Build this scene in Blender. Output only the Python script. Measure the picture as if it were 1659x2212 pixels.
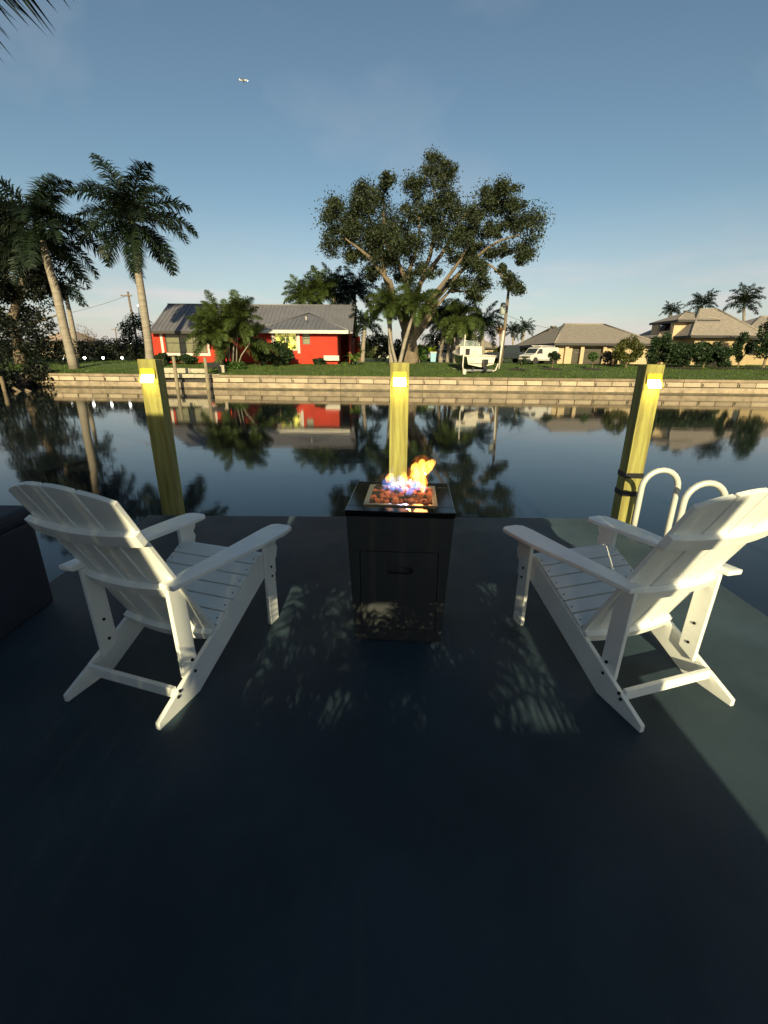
import bpy, bmesh, math, random
import numpy as np
from mathutils import Vector, Matrix
R = math.radians
random.seed(7); rng = np.random.default_rng(7)
for o in list(bpy.data.objects): bpy.data.objects.remove(o)
S = bpy.context.scene
COL = S.collection

# ------------------------------------------------------------------ camera
PITCH, ROLL, HCAM = 19.2, 0.4, 1.5
FPX, CXP, CYP = 965.0, 829.5, 1106.0
cam = bpy.data.cameras.new('camera'); camo = bpy.data.objects.new('camera', cam); COL.objects.link(camo)
cam.sensor_fit = 'HORIZONTAL'; cam.sensor_width = 36; cam.lens = FPX / 1659 * 36
cam.clip_start = 0.05; cam.clip_end = 3000
CM = Matrix.Rotation(R(90 - PITCH), 3, 'X') @ Matrix.Rotation(R(ROLL), 3, 'Z')
camo.matrix_world = Matrix.Translation((0, 0, HCAM)) @ CM.to_4x4()
S.camera = camo
def ray(px, py): return CM @ Vector(((px - CXP) / FPX, -(py - CYP) / FPX, -1))
def at(px, py, Y):                      # a surveyed point: bearing from the photo, at forward distance Y metres
    d = ray(px, py); return Vector((0, 0, HCAM)) + d * (Y / d.y)

# ------------------------------------------------------------------ world, sun, exposure
SUN_EL = 20.0; SUN_AZ = 0.0
W = bpy.data.worlds.new('World'); S.world = W; W.use_nodes = True
nt = W.node_tree; N = nt.nodes; L = nt.links
for n in list(N): N.remove(n)
out = N.new('ShaderNodeOutputWorld'); bg = N.new('ShaderNodeBackground')
sky = N.new('ShaderNodeTexSky'); sky.sky_type = 'NISHITA'; sky.sun_disc = False
sky.sun_elevation = R(SUN_EL); sky.sun_rotation = R(180 + SUN_AZ)
sky.air_density = 1.0; sky.dust_density = 0.6; sky.ozone_density = 1.0; sky.altitude = 0
bg.inputs['Strength'].default_value = 0.07
tc = N.new('ShaderNodeTexCoord'); sep = N.new('ShaderNodeSeparateXYZ'); L.new(tc.outputs['Generated'], sep.inputs[0])
mp = N.new('ShaderNodeMapping'); mp.inputs['Scale'].default_value = (3.2, 3.2, 15.0); mp.inputs['Location'].default_value = (0.4, 1.7, 0.35); L.new(tc.outputs['Generated'], mp.inputs[0])
nz = N.new('ShaderNodeTexNoise'); nz.inputs['Scale'].default_value = 1.6; nz.inputs['Detail'].default_value = 7; nz.inputs['Roughness'].default_value = .55; L.new(mp.outputs[0], nz.inputs['Vector'])
cr = N.new('ShaderNodeValToRGB'); cr.color_ramp.elements[0].position = .5; cr.color_ramp.elements[1].position = .72; L.new(nz.outputs['Fac'], cr.inputs[0])
band = N.new('ShaderNodeValToRGB'); b = band.color_ramp; b.elements[0].position = 0; b.elements[0].color = (1,)*3 + (1,)
b.elements[1].position = .19; b.elements[1].color = (0,)*3 + (1,); e_ = b.elements.new(.075); e_.color = (.8,)*3 + (1,)
L.new(sep.outputs['Z'], band.inputs[0])
mul = N.new('ShaderNodeMath'); mul.operation = 'MULTIPLY'; L.new(cr.outputs[0], mul.inputs[0]); L.new(band.outputs[0], mul.inputs[1])
mul2 = N.new('ShaderNodeMath'); mul2.operation = 'MULTIPLY'; mul2.inputs[1].default_value = .6; L.new(mul.outputs[0], mul2.inputs[0])
mx = N.new('ShaderNodeMixRGB'); mx.inputs['Color2'].default_value = (9.6, 7.6, 7.4, 1)
L.new(mul2.outputs[0], mx.inputs['Fac'])
hz_ = N.new('ShaderNodeValToRGB'); hr = hz_.color_ramp; hr.elements[0].position = 0; hr.elements[0].color = (.9,)*3 + (1,); hr.elements[1].position = .26; hr.elements[1].color = (0,)*3 + (1,); hq = hr.elements.new(.08); hq.color = (.36,)*3 + (1,)
L.new(sep.outputs['Z'], hz_.inputs[0])
mh = N.new('ShaderNodeMixRGB'); mh.inputs['Color2'].default_value = (6.7, 5.9, 6.05, 1); L.new(hz_.outputs[0], mh.inputs['Fac']); wb = N.new('ShaderNodeMixRGB'); wb.blend_type = 'MULTIPLY'; wb.inputs['Fac'].default_value = 1; wb.inputs['Color2'].default_value = (.95, 1.03, .97, 1); L.new(sky.outputs[0], wb.inputs['Color1']); L.new(wb.outputs[0], mh.inputs['Color1']); L.new(mh.outputs[0], mx.inputs['Color1'])
mp2 = N.new('ShaderNodeMapping'); mp2.inputs['Scale'].default_value = (1.2, 2.6, 2.2); mp2.inputs['Rotation'].default_value = (0, .6, .5); L.new(tc.outputs['Generated'], mp2.inputs[0])
nz2 = N.new('ShaderNodeTexNoise'); nz2.inputs['Scale'].default_value = 2.3; nz2.inputs['Detail'].default_value = 5; nz2.inputs['Roughness'].default_value = .5; L.new(mp2.outputs[0], nz2.inputs['Vector'])
cr2 = N.new('ShaderNodeValToRGB'); cr2.color_ramp.elements[0].position = .54; cr2.color_ramp.elements[1].position = .8; cr2.color_ramp.elements[1].color = (.28,) * 3 + (1,); L.new(nz2.outputs['Fac'], cr2.inputs[0])
mw2 = N.new('ShaderNodeMixRGB'); mw2.inputs['Color2'].default_value = (5.2, 5.4, 5.8, 1); L.new(cr2.outputs[0], mw2.inputs['Fac']); L.new(mx.outputs[0], mw2.inputs['Color1'])
L.new(mw2.outputs[0], bg.inputs['Color']); L.new(bg.outputs[0], out.inputs['Surface'])

sl = bpy.data.lights.new('sun', 'SUN'); sl.energy = 4.9; sl.angle = R(.32); sl.color = (1.0, .88, .52)
so = bpy.data.objects.new('sun', sl); COL.objects.link(so); so.location = (0, -40, 30)
SUN_DIR = Vector((math.sin(R(SUN_AZ)) * math.cos(R(SUN_EL)), math.cos(R(SUN_AZ)) * math.cos(R(SUN_EL)), -math.sin(R(SUN_EL))))
so.rotation_euler = SUN_DIR.to_track_quat('-Z', 'Y').to_euler()
vs = S.view_settings; vs.view_transform = 'Standard'; vs.look = 'None'; vs.exposure = 0.5; vs.gamma = 1; vs.use_curve_mapping = False
S.render.engine = 'CYCLES'; S.cycles.use_denoising = True; S.cycles.max_bounces = 8; S.cycles.sample_clamp_indirect = 6; S.cycles.volume_bounces = 0

# ------------------------------------------------------------------ materials
MATS = {}
def mat(name, col, rough=.6, var=0, vscale=4, bump=0, bscale=30, spec=.5, metal=0, stretch=(1, 1, 1), coord='Object', island=0, emit=None, estr=0, trans=0, coat=0, var2=None, alpha=None):
    if name in MATS: return MATS[name]
    m = bpy.data.materials.new(name); m.use_nodes = True; MATS[name] = m
    t = m.node_tree; n = t.nodes; l = t.links; p = n['Principled BSDF']
    p.inputs['Base Color'].default_value = (*col, 1); p.inputs['Roughness'].default_value = rough
    p.inputs['Metallic'].default_value = metal; p.inputs['Specular IOR Level'].default_value = spec
    p.inputs['Coat Weight'].default_value = coat
    if emit: p.inputs['Emission Color'].default_value = (*emit, 1); p.inputs['Emission Strength'].default_value = estr
    c = n.new('ShaderNodeTexCoord'); mp = n.new('ShaderNodeMapping'); mp.inputs['Scale'].default_value = stretch
    l.new(c.outputs[coord], mp.inputs[0])
    src = None
    if var:
        z = n.new('ShaderNodeTexNoise'); z.inputs['Scale'].default_value = vscale; z.inputs['Detail'].default_value = 6; z.inputs['Roughness'].default_value = .6
        l.new(mp.outputs[0], z.inputs['Vector'])
        r = n.new('ShaderNodeValToRGB'); r.color_ramp.elements[0].position = .3; r.color_ramp.elements[1].position = .7
        c2 = var2 or tuple(min(1, x * (1 + var)) for x in col)
        c1 = col if var2 else tuple(x * (1 - var) for x in col)
        r.color_ramp.elements[0].color = (*c1, 1); r.color_ramp.elements[1].color = (*c2, 1)
        l.new(z.outputs['Fac'], r.inputs[0]); src = r.outputs[0]
    if island:
        g = n.new('ShaderNodeNewGeometry'); h = n.new('ShaderNodeHueSaturation')
        ma = n.new('ShaderNodeMapRange'); ma.inputs[3].default_value = 1 - island; ma.inputs[4].default_value = 1 + island
        l.new(g.outputs['Random Per Island'], ma.inputs[0]); l.new(ma.outputs[0], h.inputs['Value'])
        if src: l.new(src, h.inputs['Color'])
        else: h.inputs['Color'].default_value = (*col, 1)
        src = h.outputs[0]
    if src: l.new(src, p.inputs['Base Color'])
    if bump:
        z = n.new('ShaderNodeTexNoise'); z.inputs['Scale'].default_value = bscale; z.inputs['Detail'].default_value = 5
        l.new(mp.outputs[0], z.inputs['Vector'])
        bm = n.new('ShaderNodeBump'); bm.inputs['Strength'].default_value = bump; bm.inputs['Distance'].default_value = .02
        l.new(z.outputs['Fac'], bm.inputs['Height']); l.new(bm.outputs[0], p.inputs['Normal'])
    if trans:
        tb = n.new('ShaderNodeBsdfTranslucent'); ms = n.new('ShaderNodeMixShader'); ms.inputs[0].default_value = trans
        if src: l.new(src, tb.inputs['Color'])
        else: tb.inputs['Color'].default_value = (*col, 1)
        l.new(p.outputs[0], ms.inputs[1]); l.new(tb.outputs[0], ms.inputs[2]); l.new(ms.outputs[0], n['Material Output'].inputs['Surface'])
    return m
def leafmat(name, col, isl=.45, rough=.5, trans=.2): return mat(name, col, rough, var=.35, vscale=.7, island=isl, trans=trans, spec=.35)
M = dict(
    white=mat('white_poly', (.86, .86, .82), .42, var=.06, vscale=5, bump=.06, bscale=120),
    bolt=mat('dark_bolt', (.03, .03, .03), .4, metal=.6),
    black=mat('black_metal', (.012, .012, .013), .4),
    pit=mat('charcoal_powder_coat', (.034, .036, .038), .55, var=.12, vscale=30, bump=.08, bscale=260),
    slab=mat('polished_black_stone', (.006, .006, .007), .07, var=.5, vscale=60, spec=.22),
    steel=mat('brushed_steel', (.36, .31, .20), .4, metal=.8, bump=.05, bscale=200),
    rock=mat('lava_rock', (.30, .085, .042), .9, var=.5, vscale=25, bump=.9, bscale=60, island=.3),
    alu=mat('ladder_tube', (.72, .71, .64), .35, metal=.25),
    deck=mat('painted_concrete', (.038, .060, .080), .45, var=.35, vscale=1.1, bump=.5, bscale=420, coord='Object', spec=.12),
    navy=mat('navy_cover', (.012, .016, .03), .7, var=.3, vscale=3, bump=.3, bscale=6),
    pile=mat('treated_timber', (.40, .37, .10), .75, var=.3, vscale=3.2, var2=(.19, .155, .04), bump=.5, bscale=14, stretch=(7, 7, .45)),
    oldpile=mat('weathered_piling', (.25, .2, .13), .85, var=.35, vscale=4, bump=.6, bscale=12, stretch=(4, 4, .6)),
    cap=mat('seawall_cap', (.23, .17, .115), .9, var=.35, vscale=1.2, bump=.4, bscale=12),
    panel=mat('seawall_panel', (.40, .315, .225), .9, var=.25, vscale=1.4, bump=.4, bscale=8, stretch=(1.2, 1, .6)),
    panelwet=mat('seawall_wet', (.33, .25, .17), .7, var=.4, vscale=1.4, bump=.5, bscale=8),
    algae=mat('tide_stain', (.10, .075, .04), .6, var=.5, vscale=2, bump=.5, bscale=8),
    grass=mat('lawn_grass', (.05, .085, .010), .9, var=.4, vscale=.55, bump=.8, bscale=9, var2=(.085, .115, .018)),
    red=mat('red_stucco', (.44, .032, .012), .85, var=.2, vscale=.7, bump=.35, bscale=26),
    metalroof=mat('grey_metal_roof', (.19, .18, .20), .42, var=.1, vscale=.6, metal=.25),
    trim=mat('white_trim', (.60, .54, .47), .6, var=.08),
    curtain=mat('window_curtain', (.16, .15, .08), .35, var=.35, vscale=5, stretch=(6, 1, .4), coat=.5),
    glass=mat('dark_glass', (.03, .035, .03), .08, spec=.8),
    frame=mat('bronze_frame', (.05, .045, .04), .5),
    cream=mat('cream_stucco', (.50, .375, .235), .85, var=.08, vscale=1.4, bump=.35, bscale=18),
    tan=mat('tan_stucco', (.38, .28, .155), .85, var=.08, vscale=1.4, bump=.35, bscale=18),
    tile=mat('tile_roof', (.27, .225, .19), .85, var=.22, vscale=3.5, bump=1.0, bscale=7),
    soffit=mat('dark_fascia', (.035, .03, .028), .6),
    bark=mat('fig_bark', (.17, .125, .085), .9, var=.35, vscale=1.4, bump=.7, bscale=6, stretch=(1, 1, .5)),
    palmbark=mat('palm_bark', (.27, .225, .18), .85, var=.25, vscale=1.8, bump=.5, bscale=9, stretch=(.4, .4, 3)),
    shaft=mat('crownshaft', (.045, .065, .025), .5),
    wood=mat('grey_pole_wood', (.16, .12, .085), .85, var=.3, vscale=3, stretch=(3, 3, .3)),
    van=mat('white_car_paint', (.66, .61, .56), .3, coat=.6),
    tyre=mat('tyre_rubber', (.015, .015, .015), .8),
    chrome=mat('wheel_rim', (.5, .48, .45), .3, metal=.8),
    darkcar=mat('dark_car_paint', (.03, .035, .04), .25, coat=.6),
    hull=mat('boat_gelcoat', (.66, .58, .49), .35, var=.06, vscale=3),
    hullblue=mat('navy_hull', (.012, .022, .05), .25, coat=.5),
    mulch=mat('mulch', (.035, .022, .014), .95, bump=1, bscale=20),
    stone=mat('pale_stone', (.42, .36, .27), .9, var=.2, vscale=6, bump=.5, bscale=14),
    bluebin=mat('pale_blue_plastic', (.25, .45, .62), .5),
    glob=mat('lit_globe', (.9, .9, .85), .4, emit=(.95, 1, .92), estr=9),
    lens=mat('lit_lens', (.9, .8, .4), .4, emit=(1.0, .88, .30), estr=14),
    yel=mat('amber_housing', (.55, .42, .03), .4),
    transf=mat('transformer_grey', (.35, .38, .36), .6),
    branch=mat('pale_dead_wood', (.18, .13, .08), .9, var=.3, vscale=4),
    roofwood=mat('shade_roof', (.10, .08, .06), .8),
    l_palm=leafmat('palm_leaf', (.013, .023, .010)), l_palm2=leafmat('palm_leaf_olive', (.060, .085, .020)), l_lamptint=leafmat('lamp_tint_leaf', (.42, .52, .02), .25, trans=.35),  # last one: street-lamp light put into the leaf colour
    l_dead=leafmat('dead_palm_leaf', (.36, .19, .06), .3), l_fig=leafmat('fig_leaf', (.033, .043, .017), .6), l_shrub=leafmat('shrub_leaf', (.022, .042, .014)), l_olive=leafmat('olive_shrub_leaf', (.075, .080, .020)),
    l_banana=leafmat('banana_leaf', (.10, .15, .025), .3), l_dark=leafmat('dark_tree_leaf', (.010, .014, .008), .5), l_bare=leafmat('thin_twig_leaf', (.14, .10, .06), .3), l_green=leafmat('fresh_shrub_leaf', (.05, .10, .02)),
)

M['deck'].node_tree.nodes['Principled BSDF'].inputs['Diffuse Roughness'].default_value = 1.0
def objrand(m, amt):
    t = m.node_tree; p_ = t.nodes['Principled BSDF']; l_ = p_.inputs['Base Color'].links[0]; src = l_.from_socket
    h = t.nodes.new('ShaderNodeHueSaturation'); oi = t.nodes.new('ShaderNodeObjectInfo'); mr = t.nodes.new('ShaderNodeMapRange'); mr.inputs[3].default_value = 1 - amt; mr.inputs[4].default_value = 1 + amt
    t.links.new(oi.outputs['Random'], mr.inputs[0]); t.links.new(mr.outputs[0], h.inputs['Value']); t.links.new(src, h.inputs['Color']); t.links.new(h.outputs[0], p_.inputs['Base Color'])
objrand(M['panel'], .24); objrand(M['cap'], .2); objrand(M['panelwet'], .15); objrand(M['rock'], .75)
def roughvar(m, sc, lo, hi, stretch=(1, 1, 1)):
    t = m.node_tree; c = t.nodes.new('ShaderNodeTexCoord'); mp_ = t.nodes.new('ShaderNodeMapping'); mp_.inputs['Scale'].default_value = stretch; z = t.nodes.new('ShaderNodeTexNoise'); z.inputs['Scale'].default_value = sc; z.inputs['Detail'].default_value = 8; z.inputs['Roughness'].default_value = .65
    r = t.nodes.new('ShaderNodeMapRange'); r.inputs[1].default_value = .35; r.inputs[2].default_value = .68; r.inputs[3].default_value = lo; r.inputs[4].default_value = hi
    t.links.new(c.outputs['Object'], mp_.inputs[0]); t.links.new(mp_.outputs[0], z.inputs['Vector']); t.links.new(z.outputs['Fac'], r.inputs[0]); t.links.new(r.outputs[0], t.nodes['Principled BSDF'].inputs['Roughness'])
roughvar(M['deck'], 1.7, .32, .52); roughvar(M['white'], 14, .32, .6); roughvar(M['metalroof'], 1.2, .35, .6)
PSEED, PN = 2, 17
# ------------------------------------------------------------------ mesh helpers
class MB:
    def __init__(s): s.v = []; s.f = []; s.sm = []
    def add(s, vs_, fs, smooth=False):
        b = len(s.v); s.v += [tuple(map(float, v)) for v in vs_]
        for f in fs: s.f.append([i + b for i in f]); s.sm.append(smooth)
        return s
    def box(s, x0, x1, y0, y1, z0, z1):
        return s.add([(x0, y0, z0), (x1, y0, z0), (x1, y1, z0), (x0, y1, z0), (x0, y0, z1), (x1, y0, z1), (x1, y1, z1), (x0, y1, z1)],
                     [(0, 3, 2, 1), (4, 5, 6, 7), (0, 1, 5, 4), (1, 2, 6, 5), (2, 3, 7, 6), (3, 0, 4, 7)])
    def prism(s, poly, off, f=lambda a, b, c: (a, b, c), t0=0):   # poly of (a,b), extruded along c from t0 to t0+off
        n = len(poly); v = [f(a, b, t0) for a, b in poly] + [f(a, b, t0 + off) for a, b in poly]
        return s.add(v, [tuple(range(n))[::-1], tuple(range(n, 2 * n))] + [(i, (i + 1) % n, n + (i + 1) % n, n + i) for i in range(n)])
    def tube(s, pts, rad, n=8, cap=True, flat=1.0, closed=False):
        pts = [Vector(p) for p in pts]; k = len(pts)
        rad = [rad] * k if isinstance(rad, (int, float)) else list(rad)
        up = None; vs_ = []
        for i, p in enumerate(pts):
            t = (pts[min(i + 1, k - 1)] - pts[max(i - 1, 0)]).normalized()
            if up is None: up = Vector((1, 0, 0)) if abs(t.x) < .9 else Vector((0, 1, 0))
            a = (up - t * up.dot(t)).normalized(); up = a; b2 = t.cross(a)
            for j in range(n):
                q = 2 * math.pi * j / n; vs_.append(p + a * (math.cos(q) * rad[i]) + b2 * (math.sin(q) * rad[i] * flat))
        fs = [(i * n + j, i * n + (j + 1) % n, (i + 1) * n + (j + 1) % n, (i + 1) * n + j) for i in range(k - 1) for j in range(n)]
        s.add(vs_, fs, True)
        if cap:
            b = len(s.v) - k * n
            s.f.append([b + j for j in range(n)][::-1]); s.sm.append(False)
            s.f.append([b + (k - 1) * n + j for j in range(n)]); s.sm.append(False)
        return s
    def quad(s, *p): return s.add(p, [tuple(range(len(p)))])
    def build(s, name, m, parent=None, loc=None, bevel=0, org=None):
        me = bpy.data.meshes.new(name); v = s.v
        if org is not None: v = [(a - org[0], b - org[1], c - org[2]) for a, b, c in v]
        me.from_pydata(v, [], s.f); me.polygons.foreach_set('use_smooth', s.sm)
        if bevel:
            bm = bmesh.new(); bm.from_mesh(me)
            bmesh.ops.recalc_face_normals(bm, faces=bm.faces)
            ed = [e for e in bm.edges if len(e.link_faces) == 2 and e.calc_face_angle(0) > .5]
            bmesh.ops.bevel(bm, geom=ed, offset=bevel, segments=2, profile=.6, affect='EDGES', clamp_overlap=True)
            bm.to_mesh(me); bm.free()
        me.materials.append(M[m] if isinstance(m, str) else m); me.validate(); me.update()
        o = bpy.data.objects.new(name, me); COL.objects.link(o)
        if parent: o.parent = parent
        if loc is not None: o.location = loc
        return o
def tag(o, label=None, cat=None, group=None, kind=None):
    if label: o['label'] = label
    if cat: o['category'] = cat
    if group: o['group'] = group
    if kind: o['kind'] = kind
    return o
def empty(name, loc, label, cat, rz=0, group=None):
    o = bpy.data.objects.new(name, None); COL.objects.link(o); o.location = loc; o.rotation_euler = (0, 0, rz); o.empty_display_size = .2
    return tag(o, label, cat, group)
def link(name, me, parent, loc=(0, 0, 0), rot=(0, 0, 0), sc=(1, 1, 1)):
    o = bpy.data.objects.new(name, me); COL.objects.link(o); o.parent = parent; o.location = loc; o.rotation_euler = rot; o.scale = sc; return o
def npmesh(name, V, nper, m, parent=None, loc=None, faces=None):
    """V: (count*nper,3) points; each run of nper points is one polygon (or a pattern of faces)"""
    V = np.asarray(V, dtype=np.float32).reshape(-1, 3); me = bpy.data.meshes.new(name); cnt = len(V) // nper
    pats = faces or [tuple(range(nper))]
    loops = []; sizes = []
    base = (np.arange(cnt) * nper)[:, None]
    idx = np.concatenate([base + np.array(p)[None, :] for p in pats], axis=1).reshape(-1)
    sizes = np.tile(np.array([len(p) for p in pats]), cnt)
    me.vertices.add(len(V)); me.vertices.foreach_set('co', V.reshape(-1))
    me.loops.add(len(idx)); me.loops.foreach_set('vertex_index', idx.astype(np.int32))
    me.polygons.add(len(sizes)); st = np.concatenate([[0], np.cumsum(sizes)[:-1]]).astype(np.int32)
    me.polygons.foreach_set('loop_start', st); me.polygons.foreach_set('loop_total', sizes.astype(np.int32))
    me.materials.append(M[m] if isinstance(m, str) else m); me.update(calc_edges=True); me.validate()
    o = bpy.data.objects.new(name, me); COL.objects.link(o)
    if parent: o.parent = parent
    if loc is not None: o.location = loc
    return o
def unit(n):
    v = rng.normal(size=(n, 3)); return v / np.linalg.norm(v, axis=1, keepdims=True)
def leaves(C, size, aspect=.5, hang=0.0):
    """rhombic leaves with a fold, centred on C (n,3)"""
    C = np.asarray(C); n = len(C); a = unit(n); a[:, 2] -= hang; a /= np.linalg.norm(a, axis=1, keepdims=True)
    b = np.cross(a, unit(n)); b /= np.linalg.norm(b, axis=1, keepdims=True) + 1e-9; c = np.cross(a, b)
    s = size * rng.uniform(.6, 1.35, (n, 1))
    p0 = C - a * s * .5; p2 = C + a * s * .5
    p1 = C + b * s * aspect * .5 + c * s * .1; p3 = C - b * s * aspect * .5 + c * s * .1
    return np.stack([p0, p1, p2, p3], axis=1).reshape(-1, 3)
LF = [(0, 1, 2), (0, 2, 3)]
def clump_pts(c, r, n, shell=.45):
    u = unit(n); rad = (shell + (1 - shell) * rng.random((n, 1))) ** .8
    return np.array(c) + u * rad * np.array(r)
# ------------------------------------------------------------------ terrain
def Yw(X): return 34.23 - .0693 * X                     # line of the far seawall
def gz(X, Y):
    s = Y - Yw(X)
    return float(np.interp(s, [0, .6, 3, 8, 14, 30], [.06, .12, .38, .74, .92, 1.0]))
def ongr(px, Y, dz=0):                                  # bearing px, distance Y, standing on the ground
    p = at(px, 780, Y); return Vector((p.x, Y, gz(p.x, Y) + dz))
xs = np.concatenate([np.linspace(-400, -60, 12), np.arange(-58, 62, 2.0), np.linspace(70, 400, 12)])
ss = [0.02, .3, .6, 1.2, 2, 3, 4.2, 5.5, 7, 8.5, 10, 12, 14, 18, 24, 32, 60, 120, 300, 900]
mb = MB(); vv = []
for s_ in ss:
    for x in xs: vv.append((x, Yw(x) + s_, gz(x, Yw(x) + s_) + random.uniform(-.02, .02)))
nx = len(xs)
mb.add(vv, [(j * nx + i, j * nx + i + 1, (j + 1) * nx + i + 1, (j + 1) * nx + i) for j in range(len(ss) - 1) for i in range(nx - 1)], True)
tag(mb.build('lawn', 'grass'), kind='structure')
# grass blades on the visible bank
n = 42000; X = rng.uniform(-34, 40, n); s_ = .08 + 13 * rng.random(n) ** 1.6; Y = Yw(X) + s_
Z = np.array([gz(a, b_) for a, b_ in zip(X, Y)]) - .02; h = rng.uniform(.04, .13, n); w = rng.uniform(.02, .05, n); th = rng.uniform(0, 6.28, n)
B = np.stack([X, Y, Z], 1); d = np.stack([np.cos(th) * w, np.sin(th) * w, 0 * w], 1)
T = B + np.stack([rng.normal(0, .04, n), rng.normal(0, .04, n), h], 1)
tag(npmesh('grass', np.stack([B - d, B + d, T], 1).reshape(-1, 3), 3, leafmat('grass_blade', (.06, .10, .013), .5)), 'short mown grass covering the far canal bank', 'grass', kind='stuff')

# water
wm = bpy.data.materials.new('canal_water'); wm.use_nodes = True; t = wm.node_tree; p = t.nodes['Principled BSDF']
p.inputs['Base Color'].default_value = (.008, .012, .014, 1); p.inputs['Roughness'].default_value = .05; p.inputs['IOR'].default_value = 1.33; p.inputs['Specular IOR Level'].default_value = .9
c = t.nodes.new('ShaderNodeTexCoord'); mp_ = t.nodes.new('ShaderNodeMapping'); mp_.inputs['Scale'].default_value = (.8, 1.6, 1)
z = t.nodes.new('ShaderNodeTexNoise'); z.inputs['Scale'].default_value = 1.1; z.inputs['Detail'].default_value = 3
bmp = t.nodes.new('ShaderNodeBump'); bmp.inputs['Strength'].default_value = .03; bmp.inputs['Distance'].default_value = .05
t.links.new(c.outputs['Object'], mp_.inputs[0]); t.links.new(mp_.outputs[0], z.inputs['Vector']); t.links.new(z.outputs['Fac'], bmp.inputs['Height']); t.links.new(bmp.outputs[0], p.inputs['Normal'])
WZ = -.9
tag(MB().quad((-400, -.5, WZ), (400, -.5, WZ), (400, 70, WZ), (-400, 70, WZ)).build('canal_water', wm), kind='structure')
# near shore behind the dock
tag(MB().box(-60, 60, -60, -.4, -2, -.06).build('near_yard', 'grass'), kind='structure')

# ------------------------------------------------------------------ dock
dk = empty('dock', (0, 1, 0), 'grey painted concrete dock that the chairs stand on', 'dock')
poly = [(-2.33, 4.17), (2.13, 4.17), (2.37, 3.86), (2.40, -3.6), (-4.6, -3.6), (-4.6, 2.76), (-2.33, 2.76)][::-1]
MB().prism(poly, .22, t0=-.22).build('deck_slab', 'deck', dk, org=(0, 1, 0), bevel=.012)
for x, y in ((-2.1, 3.9), (0, 3.9), (1.9, 3.9), (-2.1, 1.2), (2.1, 1.2), (-4.3, 1.2)):
    MB().tube([(x, y - 1, -2.2), (x, y - 1, -.22)], .13, 12).build('support_pile', 'oldpile', dk)

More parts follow.
